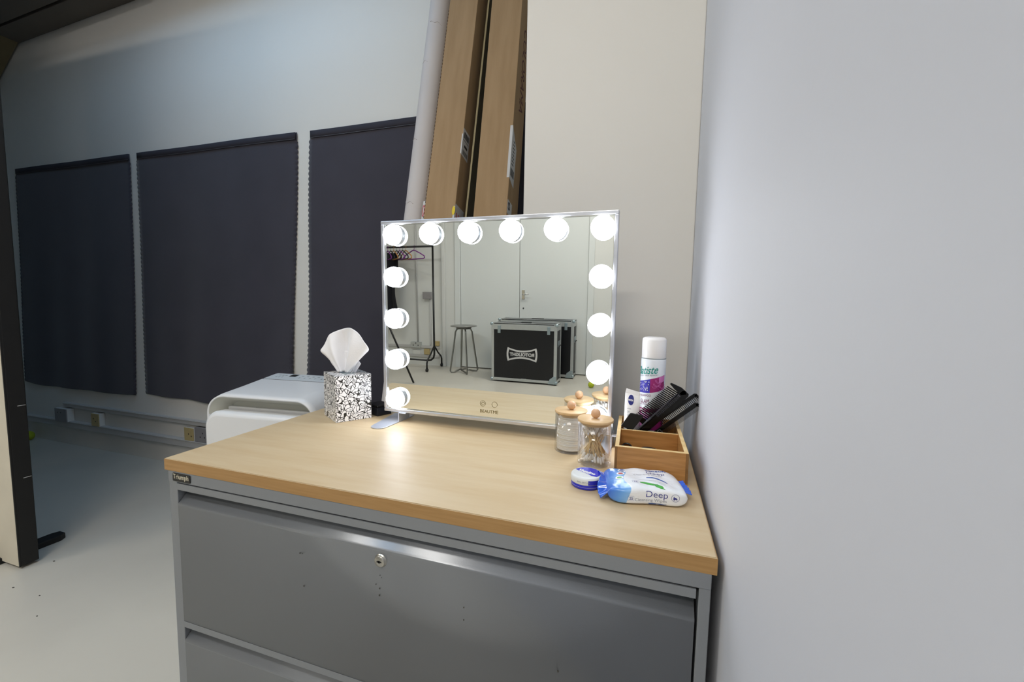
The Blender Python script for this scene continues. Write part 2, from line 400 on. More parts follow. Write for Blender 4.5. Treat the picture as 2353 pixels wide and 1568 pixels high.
# ceiling beam at the back wall: two boards with an open joint, rising a little to the right
b = empty('ceiling_beam', (XL, 0, 1.96-.0503*.6+.002), (0, -math.atan(.0503), 0))
tag(b, 'dark grey boxed beam running along the top of the back wall', 'beam')
MB().box(.01, 4.4, 1.112, YB-.002, 0, .14).build('soffit_board', M_beam, b, bevel=.003)
MB().box(.01, 4.4, .955, 1.097, 0, .14).build('soffit_board', M_beam, b, bevel=.003)
MB().box(.01, 4.4, 1.0971, 1.1119, .03, .14).build('joint', M_beamd, b)
MB().prism([(.30, -.34), (.33, -.36), (.83, .0), (.78, .0)], 1.15, 1.235, 'y').build('brace', M_brace, b, bevel=.003)

# ------------------------------------------------------------------ trunking, sockets, ball at the back wall
t = MB().box(-2.915, .53, YB-.022, YB, -.4435, -.4135).box(-2.915, .53, YB-.026, YB-.021, -.4215, -.4165).build('cable_trunking', M_trunk, bevel=.002)
tag(t, 'upper of the two white trunking strips low on the back wall', 'cable trunking')
t = MB().box(XL, .53, YB-.03, YB, -.582, -.538).box(XL, .53, YB-.034, YB-.029, -.546, -.540).build('cable_trunking', M_trunk, bevel=.002)
tag(t, 'lower, longer white trunking strip running just above the floor on the back wall', 'cable trunking')
def wall_socket(x0, x1, z0, z1, d, body, face, label, holes=((.35, .4), (.62, .4), (.5, .66))):
    o = empty('wall_socket', (x0, YB, z0)); tag(o, label, 'socket'); w = x1-x0; h = z1-z0
    MB().box(0, w, -d+.006, 0, 0, h).build('back_box', body, o, bevel=.003)
    MB().box(.001, w-.001, -d, -d+.0055, .001, h-.001).build('face_plate', face, o, bevel=.002)
    for a, b_ in holes: MB().box(w*a-.003, w*a+.003, -d-.0006, -d+.001, h*b_-.004, h*b_+.004).build('socket_hole', M_slot, o)
    return o
wall_socket(-2.965, -2.838, -.543, -.452, .045, M_sock, M_grey, 'grey-faced double socket at the left end of the upper trunking', ((.3, .7), (.55, .7)))
wall_socket(-2.592, -2.516, -.541, -.455, .038, M_sock, M_yell, 'yellowed square socket between the trunking strips, left of the black cloth gap', ((.35, .6), (.6, .4)))
wall_socket(-1.742, -1.664, -.545, -.461, .03, M_sock, M_yell, 'yellowed square socket on the lower trunking, next to the white air conditioner', ((.5, .55), (.78, .4)))
wall_socket(-1.655, -1.52, -.545, -.451, .03, M_grey, M_grey, 'grey double socket half hidden behind the white air conditioner')
bl = MB().lathe([(0, -.033)]+[(.033*math.cos(R(a)), .033*math.sin(R(a))) for a in range(-75, 90, 15)]+[(0, .033)], 24, (0, 0, .033)).build('tennis_ball', M_ball)
bl.location = (-3.262, 1.19, ZF); tag(bl, 'yellow-green ball on the floor at the back wall, beside the black-edged foam board', 'ball')
bl2 = bl.copy(); col.objects.link(bl2); bl2.location = (.335, -3.19, ZF); tag(bl2, 'green ball on the floor reflected at the lower right of the mirror', 'ball')

# ------------------------------------------------------------------ dark cloth panels on the back wall
def cloth(xa0, xa1, xb0, xb1, zt, zb, label, seed, botcurve=.012):
    rnd = random.Random(seed); ph = [rnd.uniform(0, 6) for _ in range(6)]
    H = zt-zb; nz = 300; nx = 48
    def fn(u, v):
        z = zt-H*v
        L = xa0+(xb0-xa0)*v; Rr = xa1+(xb1-xa1)*v
        sc_ = .007*abs(math.sin(math.pi*(v*H)/.026+ph[0])) if v > .03 else 0
        wob = .004*math.sin(7*v+ph[1])
        L += wob-sc_; Rr += .004*math.sin(6*v+ph[2])+sc_
        x = L+(Rr-L)*u
        if v > .97: z -= .005*abs(math.sin(math.pi*u*(Rr-L)/.026))*(v-.97)/.03
        z += -botcurve*math.sin(math.pi*u)*v + .004*math.sin(9*u+ph[4])*v*v
        y = YB-.010 + .0035*math.sin(23*u+ph[3])*v + .003*math.sin(9*u+3*v+ph[5]) - .002*math.cos(2*u+5*v)
        return (x, y, z)
    mb = MB().grid(fn, nx, nz)
    o = mb.build('cloth_panel', M_fabric, solid=.0025); tag(o, label, 'cloth', None)
    MB().grid(lambda u, v: (xa0+.002+(xa1-xa0-.004)*u, YB-.0168+.002*math.sin(9*u+ph[5]), zt-.002-.034*v), 24, 2).build('hem', M_hem, o, solid=.0022)
    MB().grid(lambda u, v: (xa0+.004+(xa1-xa0-.008)*u, YB-.0186+.002*math.sin(9*u+ph[5]), zt-.0345-.0012*v), 24, 1).build('stitching', M_inkg, o)
    return o
cloth(-3.257, -2.109, -3.35, -2.182, 1.176, -.300, 'leftmost black cloth panel pinned to the back wall', 1)
cloth(-2.040, -.855, -2.092, -.925, 1.175, -.285, 'middle black cloth panel on the back wall, behind the air conditioner', 2)
cloth(-.764, .42, -.828, .40, 1.172, -.290, 'rightmost dark cloth panel, running behind the cardboard boxes', 3)

# ------------------------------------------------------------------ white and black foam board on its foot
v = empty('foam_board', (-1.305, .310, ZF)); tag(v, 'tall white foam board with thick black taped edge at far left', 'board')
MB().box(-1.22, -.001, .0, .004, .012, 2.70).build('white_face', M_foam, v, bevel=.001)
MB().box(-1.22, 0, .0041, .056, .010, 2.70).build('black_core', M_tape, v, bevel=.004)
MB().box(-.0026, .0022, .0, .004, .01, 2.70).build('edge_tape', M_tape, v)
for z in (.345, .62): MB().box(.0001, .001, .03, .052, z, z+.0016).build('staple', M_label, v)
MB().prism([(-.165, -.16), (-.112, -.16), (-.108, .170), (-.122, .192), (-.158, .192), (-.168, .165)], 0, .024, 'z').build('foot', M_blackm, v, bevel=.003)

# ------------------------------------------------------------------ portable air conditioner
a = empty('air_conditioner', (-.640, .553, ZF), (0, 0, R(6)))
tag(a, 'white portable air conditioner behind the left end of the cabinet', 'air conditioner')
W, D = .445, .31
def ztop(v_): return .676+.11*v_
def acsec(x0, x1, z0, zt, r, n=10): return rrect(x0, x1, z0, zt, r, n, (0, 0, 1, 1))
mb = MB(); sec = []
for vy in (.006, .03, .12, .22, .30, D):
    zt = ztop(vy)-(.004 if vy < .01 else 0)-(.006 if vy == D else 0)
    sec.append([mb.bm.verts.new((x, vy, z)) for x, z in acsec(0, W, .03, zt, .07-(.05*max(0, (vy-.1))))])
for s1, s2 in zip(sec, sec[1:]):
    n = len(s1)
    for i in range(n):
        f = mb.bm.faces.new((s1[i], s1[(i+1) % n], s2[(i+1) % n], s2[i])); f.smooth = True
mb.bm.faces.new(sec[-1])
mb.build('casing', M_ac, a, solid=.006)
# recessed vent behind the front edge
mb = MB(); o1 = acsec(.0028, W-.0028, .3, ztop(0)-.0062, .0672); i1 = acsec(.03, W-.03, .3, ztop(0)-.036, .05)
A = [mb.bm.verts.new((x, .008, z)) for x, z in o1]; B = [mb.bm.verts.new((x, .075, z)) for x, z in i1]
for i in range(len(A)-1):
    f = mb.bm.faces.new((A[i+1], A[i], B[i], B[i+1])); f.smooth = True
mb.bm.faces.new(B)
mb.build('air_outlet', M_acin, a)
MB().box(.035, W-.035, .060, .078, .585, .622).build('louvre', M_ac, a, bevel=.004)
mb = MB(); sec = []
for vy, ins, zt, r in ((-.016, .016, .604, .05), (-.010, .006, .616, .058), (.0, .001, .621, .062), (.03, .001, .619, .062), (.05, .004, .612, .06)):
    sec.append([mb.bm.verts.new((x, vy, z)) for x, z in acsec(ins, W-ins, .03, zt, r)])
for s1, s2 in zip(sec, sec[1:]):
    n = len(s1)
    for i in range(n):
        f = mb.bm.faces.new((s1[i], s1[(i+1) % n], s2[(i+1) % n], s2[i])); f.smooth = True
mb.bm.faces.new(sec[0][::-1]); mb.bm.faces.new(sec[-1])
mb.build('front_panel', M_ac, a)
Tt = Matrix.Translation((0, 0, ztop(0)+.0006)) @ Matrix.Rotation(math.atan(.11), 4, 'X')
MB().box(.055, W-.055, .214, .2165, .002, .0032, T=Tt).build('panel_groove', M_acline, a)
cp = MB().box(.055, W-.055, .2168, .300, .002, .0036, T=Tt).build('control_panel', mat('control_panel_blue', 'D2D8DB', .35, var=.01), a, bevel=.001)
MB().box(.140, .170, .262, .290, .0037, .0045, T=Tt).build('display', M_black, cp)
for x in (.085, .10, .115, .195, .22, .245, .27, .30, .33):
    MB().box(x, x+.010, .270, .276, .0037, .0041, T=Tt).build('button', M_acmark, cp); MB().box(x+.002, x+.006, .245, .255, .0037, .0041, T=Tt).build('button_mark', M_acmark, cp)
for x in (.05, W-.05):
    for y in (.05, D-.04):
        MB().lathe([(0, -.012), (.015, -.012), (.015, .012), (0, .012)], 16, T=Matrix.Translation((x, y, .015)) @ Matrix.Rotation(R(90), 4, 'Y')).build('caster', M_blackm, a)

# ------------------------------------------------------------------ long boxes and roll leaning on the back wall
LEAN = 14
def leaning(name, x, y, side, label, cat, lift):
    o = empty(name, (x, y, ZF+lift), (R(-LEAN), R(side), 0)); tag(o, label, cat); return o
L_ = 2.42
bx = leaning('cardboard_box', .1616, .5371, -.47, 'tall thin cardboard box leaning on the wall beside the white roll', 'box', .0255)
MB().box(-.0625, .0625, 0, .1, 0, L_).build('carton', [M_card], bx, bevel=.002)
mb = MB()
for k in range(150): mb.box(-.0633, -.0620, -.0006, .0012, .01+k*.015, .018+k*.015)
mb.build('corrugation', M_corr, bx)
lb = MB().prism([(.0, 1.607), (.058, 1.605), (.058, 1.715), (.0, 1.715)], .0626, .0631, 'x').box(.0585, .0629, -.0007, -.0002, 1.61, 1.69).build('address_label', M_label, bx)
mb = MB()
for k in range(9): mb.box(.0631, .0635, .010+.0048*k, .010+.0048*k+(.0026 if k % 3 else .0038), 1.680, 1.704)
mb.box(.0631, .0635, .006, .052, 1.670, 1.672).box(.0631, .0635, .018, .045, 1.645, 1.655)
for k in range(9): mb.box(.0631, .0635, .010+.0048*k, .010+.0048*k+.002, 1.614, 1.632)
mb.build('label_print', M_ink, lb)
lb = MB().box(.0626, .0631, .002, .075, 1.32, 1.41).box(.0565, .0630, -.0007, -.0002, 1.32, 1.40).build('brand_label', M_label, bx)
MB().prism(ellipse(.0585, 1.382, .006, .017, 20), -.0016, -.0008, 'y').build('yellow_dot', M_yel, lb)
text('label_letters', 'HA', M_redb, lb, (.0632, .012, 1.345), (0, 1, 0), (0, 0, 1), .05, .035, .03)
fl = MB().box(-.0745, -.063, .004, .0052, 1.22, 1.43).build('loose_flap', M_label, bx)
ring_prism(MB(), ellipse(-.0695, 1.39, .0045, .024), ellipse(-.0695, 1.39, .0025, .019), .0030, .0036, 'y').build('red_mark', M_redb, fl)
bx2 = leaning('cardboard_box', .3862, .5371, -1.47, 'tall cardboard box next to the white corner wall, with a torn side label', 'box', .030)
MB().box(-.063, .063, 0, .122, 0, L_-.04).build('carton', [M_card], bx2, bevel=.002)
text('side_lettering', 'COLORAMA', M_red, bx2, (.0632, .05, 2.15), (0, 0, -1), (0, 1, 0), .36, .04, 0.)
lb = MB().prism([(.0, 1.492), (.05, 1.475), (.055, 1.63), (.0, 1.695)], .0631, .0636, 'x').box(.0535, .0635, -.0007, -.0002, 1.492, 1.695).build('address_label', M_label, bx2)
mb = MB()
for k in range(7): mb.box(.0636, .0640, .008+.0055*k, .011+.0055*k, 1.505, 1.535)
for k in range(8): mb.box(.0636, .0640, .012+.001*k, .032+.001*(k % 3), 1.55+.013*k, 1.554+.013*k)
mb.build('label_print', M_ink, lb)
lb = MB().box(.0631, .0636, .002, .05, 1.36, 1.41).build('brand_label', M_label, bx2)
text('label_letters', 'S', M_ink, lb, (.0637, .008, 1.375), (0, 1, 0), (0, 0, 1), .02, .03, .03)
bd = leaning('thin_board', .2465, .590, -.47, 'thin board edge showing between the two tall cardboard boxes', 'board', .030)
MB().box(-.0035, .0035, 0, .0015, 0, L_).build('pale_edge', M_boarde, bd)
MB().box(-.0034, .0034, .0016, .085, 0, L_).build('sheet', M_board, bd)
rl = leaning('paper_roll', .050, .5822, -.9, 'white wrapped paper roll leaning left of the cardboard boxes', 'roll', .030)
prof = [(0, 0), (.042, 0), (.045, .004)]+[(.045+.0012*math.sin(k*1.9)*(k % 5 == 0), .03+k*.049) for k in range(48)]+[(.044, L_-.0), (0, L_-.06)]
MB().lathe(prof, 36).build('wrapped_tube', M_paper, rl)
for z, a0 in ((2.03, 200), (1.69, 190), (1.42, 215), (2.2, 250)):
    MB().tube([(.0455*math.cos(R(a0+t*6)), .0455*math.sin(R(a0+t*6)), z+.004*math.sin(t)-t*.0012) for t in range(12)], .0009, 6).build('wrap_crease', M_paper, rl)

# ------------------------------------------------------------------ filing cabinet
cb = empty('filing_cabinet', (0, 0, ZF)); tag(cb, 'grey metal side filing cabinet with a maple top, in the foreground', 'cabinet')
DP = .487; X0, X1 = .008, .995
o_ = -ZF   # desk top height above floor, local z of the desk top
MB().box(0, 1.0, 0, .49, o_-.0235, o_-.0012).box(.0012, .9988, .0012, .4888, o_-.0012, o_).build('worktop', M_top, cb, bevel=.0012)
e = MB().box(-.0006, 1.0006, -.0006, 0, o_-.0233, o_-.0014).box(-.0006, 0, 0, .4906, o_-.0233, o_-.0014).box(1.0, 1.0006, 0, .4906, o_-.0233, o_-.0014)
e.build('edge_band', M_band, cb)
k = MB().box(X0, X0+.0225, .001, DP, 0, o_-.0236).box(X1-.0145, X1, .001, DP, 0, o_-.0236)
k.box(X0, X1, .0, .02, o_-.0455, o_-.0236).box(X0, X1, .03, DP, o_-.04, o_-.0236).box(X0, X1, DP-.01, DP, 0, o_-.03)
k.box(X0, X1, .002, .02, 0, .082)
k.build('carcass', M_cab, cb, bevel=.0012)
MB().box(X0+.0225, X1-.0145, .034, DP-.012, .01, o_-.042).build('inner_shell', M_cabdark, cb)
def drawer(zt, H, lock):
    # front profile (y, z): top flange, finger recess, sloping lip, flat face
    p = [(.0, 0), (.0, -.0125), (.003, -.0132), (.018, -.0132), (.0235, -.0165), (.0235, -.0215), (.021, -.0238)]
    for i in range(1, 9):
        t = i/8; p.append((.021-.021*t, -.0238-.0185*t))
    p += [(-.0006, -.0432), (.0, -.0465), (.0, -H), (.012, -H)]
    q_ = [(y+.0012 if i < len(p)-2 else y, z) for i, (y, z) in enumerate(p)]
    mb = MB()
    xa, xb = .0322, .9772
    A = [mb.bm.verts.new((xa, y, zt+z)) for y, z in p]; B = [mb.bm.verts.new((xb, y, zt+z)) for y, z in p]
    for i in range(len(p)-1):
        f = mb.bm.faces.new((A[i], A[i+1], B[i+1], B[i])); f.smooth = 6 < i < 17
    d = mb.build('drawer', M_cab, cb, solid=.0012)
    MB().box(xa, xb, .0015, .03, zt-.0014, zt-.0002).build('drawer_lip', M_cab, d)
    if lock:
        T = Matrix.Translation((.500, -.0005, o_-.1085)) @ Matrix.Rotation(R(90), 4, 'X')
        lk = MB().lathe([(.0112, -.002), (.0112, .0006), (.0098, .0008), (.0098, .0035), (.0088, .0046), (0, .0046)], 32, T=T).build('lock', M_brass, d)
        MB().box(.4955, .5045, -.0056, -.0048, o_-.1097, o_-.1072).box(.4985, .5015, -.0056, -.0048, o_-.1108, o_-.1065).build('key_slot', M_slot, lk)
    return d
zt = o_-.0472
for i in range(2):
    d = drawer(zt-i*.2893, .2880, i == 0)
    if i == 0:
        for (x, z, r) in ((.4975, .158, .0011), (.4905, .152, .0008), (.497, .170, .0013), (.333, .13, .0012), (.338, .130, .0008), (.34, .19, .0012), (.65, .1535, .0010), (.65, .174, .0010), (.8, .215, .0013), (.4985, .1345, .0007), (.5015, .138, .0006)):
            MB().prism(ellipse(x, o_-z, r, r*1.3, 8), -.0010, -.0004, 'y').build('scuff', M_dot, d)
bg = MB().prism(rrect(.0228, .0697, o_-.0425, o_-.0265, .002), -.0016, -.0001, 'y').build('name_badge', M_badge, cb)
text('badge_text', 'Triumph', M_cream, bg, (.0248, -.0017, o_-.0402), (1, 0, 0), (0, 0, 1), .0415, .0125, .012)

# ------------------------------------------------------------------ lighted vanity mirror
MW, MH, MX, MY, MZ = .592, .4945, .2425, .3857, .027
mr = empty('vanity_mirror', (MX, MY, MZ), (R(1.15), 0, R(-.12))); tag(mr, 'rectangular silver vanity mirror with round bulbs around three sides', 'mirror')
fr = MB(); bw = .0085
fr.box(0, MW, 0, .021, 0, bw).box(0, MW, 0, .021, MH-bw, MH).box(0, bw, 0, .021, bw, MH-bw).box(MW-bw, MW, 0, .021, bw, MH-bw)
fr.box(bw, MW-bw, .010, .020, bw, MH-bw)
fr.build('frame', M_alu, mr, bevel=.0016)
ring_prism(MB(), [(bw-.0002, bw-.0002), (MW-bw+.0002, bw-.0002), (MW-bw+.0002, MH-bw+.0002), (bw-.0002, MH-bw+.0002)],
           [(bw+.0014, bw+.0014), (MW-bw-.0014, bw+.0014), (MW-bw-.0014, MH-bw-.0014), (bw+.0014, MH-bw-.0014)], .0022, .006, 'y').build('inner_rim', M_chrome, mr)
MB().box(bw, MW-bw, .0060, .0098, bw, MH-bw).build('mirror_glass', M_mirror, mr)
gl = .0060
BR_, BE = .0258, .010
spots = [(x, .4585) for x in (.0395, .1425, .2455, .3500, .4560, .5590)]+[(.0395, z) for z in (.3535, .2475, .1410, .0375)]+[(.5590, z) for z in (.3535, .2475, .1410, .0375)]
for x, z in spots:
    T = Matrix.Translation((x, gl, z)) @ Matrix.Rotation(R(90), 4, 'X')
    prof = [(BR_*math.cos(R(t)), BE+BR_*.95*math.sin(R(t))) for t in range(0, 90, 10)]+[(0, BE+BR_*.95)]
    bu = MB().lathe([(BR_, BE-.001)]+prof, 32, T=T).build('bulb', M_bulb, mr)
    MB().lathe([(.0225, 0), (.0240, .001), (.0225, .002), (.0240, .003), (.0225, .004), (.0240, .005), (.0225, .006), (.0245, .0075), (.0245, BE-.0012), (0, BE-.0012)], 40, T=T).build('collar', M_ring, bu)
yg = gl-.0008
b1 = ring_prism(MB(), ellipse(.2805, .0440, .0074, .0074), ellipse(.2805, .0440, .0066, .0066), yg, yg+.0004, 'y')
b1.build('power_button', M_print, mr)
ring_prism(MB(), ellipse(.2805, .0440, .0040, .0040, 24, R(115), R(425)), ellipse(.2805, .0440, .0033, .0033, 24, R(115), R(425)), yg, yg+.0004, 'y').box(.2801, .2809, yg, yg+.0004, .0440, .0482).build('power_symbol', M_print, mr)
ring_prism(MB(), ellipse(.3113, .0434, .0074, .0074), ellipse(.3113, .0434, .0066, .0066), yg, yg+.0004, 'y').build('dimmer_button', M_print, mr)
text('brand_text', 'BEAUTME', M_print, mr, (.2735, yg+.0004, .0208), (1, 0, 0), (0, 0, 1), .0475, .0078, 0.)
def mfoot(xc):
    f = MB()
    pts = [(xc-.0375, .075), (xc-.0215, -.055)]+[(xc+.0205*math.cos(R(t)), -.055+.018*math.sin(R(t))) for t in range(190, 351, 16)]+[(xc+.021, -.055), (xc+.0245, .03), (xc+.0245, .075)]
    f.prism(pts, -.0268, -.0246, 'z')
    fo = f.build('foot', M_foot, mr, bevel=.0006, T=Matrix.Rotation(R(-1.15), 4, 'X'))
    MB().box(xc+.0215, xc+.0237, -.002, .05, -.0246, -.002).box(xc+.0215, xc+.044, -.002, .018, -.0022, -.0003).build('foot_bracket', M_foot, fo, bevel=.0006, T=Matrix.Rotation(R(-1.15), 4, 'X'))
mfoot(.0225); mfoot(.572)
MB().box(.585, .5925, .0075, .012, .040, .050).build('side_latch', M_brass, mr)
MB().tube([(.006, .024, .12), (.001, .035, .08), (-.003, .05, .05), (-.004, .055, .02), (.01, .06, -.01), (.03, .065, -.022)], .0017, 8).build('power_cable', M_inkg, mr)

# ------------------------------------------------------------------ small black case behind the tissue box
kx = empty('black_case', (.2015, .412, 0), (0, 0, R(66))); tag(kx, 'small black plastic case between tissue box and mirror', 'case')
MB().box(0, .045, .0, .052, 0.0003, .0235).build('case_body', M_blackb, kx, bevel=.0015)
MB().box(.001, .044, .001, .051, .0240, .0300).build('case_lid', M_black, kx, bevel=.002)

# ------------------------------------------------------------------ tissue box
a0 = R(57.2)
tb = empty('tissue_box', (.1251, .3862, 0), (0, 0, a0)); tag(tb, 'cube tissue box with black doodle print and a tissue pulled up', 'tissue box')
wx, wy, hz = .094, .102, .1215
mb = MB()
mb.box(-wx/2, wx/2, -wy/2, wy/2, .0003, hz-.0004)
mb.build('box', M_doodle, tb, bevel=.0007)
top = rrect(-wx/2, wx/2, -wy/2, wy/2, .001, 7); oval = [(p[0]*.50, p[1]*.62) for p in top]
n = len(top); ov = []
for p in top:
    an = math.atan2(p[1], p[0]); ov.append((.024*math.cos(an), .032*math.sin(an)))
ring_prism(MB(), top, ov, hz-.0003, hz+.0003, 'z').build('top_panel', M_doodle, tb)
MB().prism(ellipse(0, 0, .0245, .0325), hz-.0002, hz, 'z').build('slot_film', M_acmark, tb)
T = tb.matrix_basis.copy()
ts_out = [(.0774, .1209), (.0845, .1311), (.0668, .1482), (.0502, .1643), (.0505, .1777), (.0575, .1914), (.0713, .2174), (.0847, .2311), (.1093, .2416), (.1406, .2455), (.1614, .2387), (.1854, .2186), (.2061, .1922), (.1737, .1727), (.1487, .1487), (.1452, .1332), (.1507, .1222)]
def samp(pts, t):
    t *= len(pts)-1; i = min(int(t), len(pts)-2); f_ = t-i
    p0 = pts[max(i-1, 0)]; p1 = pts[i]; p2 = pts[i+1]; p3 = pts[min(i+2, len(pts)-1)]
    return tuple(.5*((2*p1[k])+(-p0[k]+p2[k])*f_+(2*p0[k]-5*p1[k]+4*p2[k]-p3[k])*f_*f_+(-p0[k]+3*p1[k]-3*p2[k]+p3[k])*f_**3) for k in (0, 1))
def tfold(u, v):
    rim = samp(ts_out[1:-1], u); bx_ = .0890+.050*u; bz_ = .1200+.004*math.sin(math.pi*u)
    s_ = v**.85; pl = math.exp(-((u-.50)/.05)**2)-math.exp(-((u-.37)/.06)**2)*.8+math.exp(-((u-.22)/.05)**2)*.6-math.exp(-((u-.68)/.07)**2)*.7
    x = bx_+(rim[0]-bx_)*s_; z = bz_+(rim[1]-bz_)*s_
    fold = .0135*math.sin(u*math.pi*4.6+.6)*(.35+.9*v)*(1-.45*v)+.0042*math.sin(u*math.pi*11+1.7+1.5*v)*(.4+v*.6)
    y = .3850-.006*math.sin(math.pi*u)*v + fold - .008*math.exp(-((u-.42)/.07)**2)*(1-v) + .010*pl*math.sin(math.pi*min(1, v*1.05))
    return (x, y, z)
mb = MB().grid(tfold, 72, 40)
ts = mb.build('tissue', M_tissue, solid=.0006); 
for v_ in ts.data.vertices: v_.co = T.inverted() @ v_.co
ts.parent = tb
# a second layer behind, folded back
mb = MB().grid(lambda u, v: (.095+.045*u+(.0+.042*(u-.5))*v, .398+.004*math.sin(7*u)-.002*v, .119+.062*v*math.sin(math.pi*(.15+.7*u))), 24, 16)
t2 = mb.build('tissue', M_tissue, solid=.0006)
for v_ in t2.data.vertices: v_.co = T.inverted() @ v_.co
t2.parent = tb

# ------------------------------------------------------------------ acrylic jars with wooden lids
def make_jar(name, x, y, r, h, lidr, label):
    j = empty(name, (x, y, .0003)); tag(j, label, 'jar')
    prof = [(0, 0), (r-.001, 0), (r, .001), (r, .003), (r, h), (r-.0022, h), (r-.0022, .005), (0, .005)]
    MB().lathe(prof, 56).build('jar_body', M_acr, j)
    l = MB().lathe([(r-.0045, h-.0055), (r-.0045, h+.0002), (lidr, h+.0004), (lidr+.0006, h+.0012), (lidr+.0006, h+.0052), (lidr, h+.006), (0, h+.006)], 56).build('lid', M_lid, j)
    zk = h+.006
    MB().lathe([(.0036, zk-.0004), (.0040, zk+.0012)]+[(.0098*math.cos(R(t)), zk+.0100+.0098*math.sin(R(t))) for t in range(-62, 90, 12)]+[(0, zk+.0198)], 32).build('knob', M_knob, l)
    MB().lathe([(r-.0046, h-.0048), (r-.0026, h-.0044), (r-.0026, h-.0034), (r-.0046, h-.003)], 56).build('seal_ring', M_acr, l)
    return j
make_jar('acrylic_jar', .752, .337, .0345, .0835, .0352, 'clear jar of stacked cotton pads with bamboo lid, nearer the mirror')
make_jar('acrylic_jar', .811, .2775, .0335, .0855, .0352, 'clear jar of cotton buds with bamboo lid, in front of the cotton pad jar')
pad0 = None
for i in range(24):
    if pad0 is None:
        pr = [(0, 0), (.0288, 0), (.0294, .0007), (.0294, .0023), (.0288, .0030), (0, .0030)]
        pad0 = MB().lathe(pr, 40).build('cotton_pad', M_cotton); p = pad0
    else: p = pad0.copy(); col.objects.link(p)
    p.location = (.752+random.uniform(-.0012, .0012), .337+random.uniform(-.0012, .0012), .0056+i*.00302)
    p.rotation_euler = (0, 0, random.uniform(0, 6))
    tag(p, 'round white cotton pad in the stack inside the clear jar', 'cotton pad', 'cotton pads stacked in the jar')
def make_bud():
    L2 = .069
    s_ = MB().tube([(0, 0, -L2/2), (0, 0, L2/2)], .00105, 8).build('cotton_bud', M_stick)
    for sg in (-1, 1):
        pr = [(0, -.0065), (.0018, -.0058), (.0027, -.003), (.0026, .001), (.0017, .0055), (.0008, .0068), (0, .0068)]
        if sg > 0: pr = [(a_, -b_) for a_, b_ in pr][::-1]
        MB().lathe(pr, 12, (0, 0, sg*(L2/2-.004))).build('cotton_tip', M_cotton, s_)
    return s_
bud0 = make_bud(); cen = Vector((.811, .2775, 0)); rin = .0335-.0022-.0038
N_B = 58
for i in range(N_B):
    b_ = bud0 if i == 0 else copy_tree(bud0)
    a1 = random.uniform(0, 2*math.pi); r1 = rin*math.sqrt(random.uniform(.05, 1)); 
    a2 = a1+math.pi+random.uniform(-1.2, 1.2); r2 = rin*random.uniform(.25, 1)
    zb_ = .0075+random.uniform(0, .008)
    P0 = cen+Vector((r1*math.cos(a1), r1*math.sin(a1), zb_)); 
    hz_ = Vector((r2*math.cos(a2)-r1*math.cos(a1), r2*math.sin(a2)-r1*math.sin(a1), 0))
    if hz_.length > .038: hz_ *= .038/hz_.length
    dz = math.sqrt(max(.069**2-hz_.length**2, .0004)); d_ = Vector((hz_.x, hz_.y, dz)).normalized()
    b_.location = P0+d_*.0345; b_.rotation_mode = 'QUATERNION'; b_.rotation_quaternion = Vector((0, 0, 1)).rotation_difference(d_)
    tag(b_, 'cotton bud with wooden stick inside the clear jar', 'cotton bud', 'cotton buds in the jar')

# ------------------------------------------------------------------ bamboo organiser
bn = empty('bamboo_organiser', (.9818, .2175, .0003), (0, 0, R(1.67))); tag(bn, 'open bamboo desk organiser box beside the right wall', 'organiser')
BW, BL, BH, tk = .1272, .2175, .0593, .0075
MB().box(-BW, 0, 0, BL, 0, .004).build('base', M_bamboo, bn)
MB().box(-BW+tk*.6, -tk*.6, 0, tk, .004, BH).build('front_board', M_bamboo, bn, bevel=.0005)
MB().box(-BW, 0, BL-tk, BL, .004, BH+.004).build('back_board', M_bamboo, bn, bevel=.0005)
for x in (-BW, -tk*.6):
    MB().box(x, x+tk*.6, 0, tk, .004, BH).build('board_end', M_bambood, bn, bevel=.0003)
for x in (-BW, -tk):
    MB().prism([(tk, .004), (BL-tk, .004), (BL-tk, BH+.004), (tk, BH)], x, x+tk, 'x').build('side_board', M_bamboo, bn, bevel=.0005)
MB().box(-BW+tk, -tk, .116, .121, .004, BH-.0005).build('divider', M_bamboo, bn, bevel=.0004)
e = MB().box(-BW+.0003, -.0003, .0003, tk-.0003, BH, BH+.0005)
e.box(-BW+.0003, -BW+tk-.0003, tk, BL-tk, BH, BH+.0005, T=None).box(-tk+.0003, -.0003, tk, BL-tk, BH, BH+.0005)
# top edges are paler end grain
for vv in e.bm.verts:
    if vv.co.y > tk+.001: vv.co.z += .004*(vv.co.y-tk)/(BL-2*tk)
e.box(-BW+tk, -tk, .1163, .1207, BH-.0005, BH)
e.build('top_edges', M_bambooe, bn)

# hair accessories in the front compartment
mb = MB().tube([(.010*math.cos(t*.2618), .010*math.sin(t*.2618), .0015*math.sin(t*.52)) for t in range(24)], .0020, 8, closed=True)
h1 = mb.build('hair_tie', M_black); h1.location = (.872, .324, .0215); h1.rotation_euler = (R(70), 0, R(10))
tag(h1, 'black hair tie at the left end of the organiser front compartment', 'hair tie')
h2 = h1.copy(); col.objects.link(h2); h2.location = (.962, .243, .024); h2.rotation_euler = (R(60), R(20), R(60))
tag(h2, 'dark hair tie at the right end of the organiser front compartment', 'hair tie')
hb = empty('hair_brush', (.915, .28, .0047)); tag(hb, 'dark rounded brush lying low in the organiser front compartment', 'brush')
mb = MB().lathe([(0, 0), (.012, .0), (.022, .008), (.027, .020), (.024, .030), (.014, .036), (0, .038)], 28)
o = mb.build('brush_head', M_blackm, hb); o.scale = (1.05, .8, 1)
MB().tube([(.02, 0, .015), (.036, .01, .022)], .006, 10).build('handle', M_black, hb)
for p in [(.882, .262), (.898, .250), (.935, .247), (.888, .298)]:
    pass

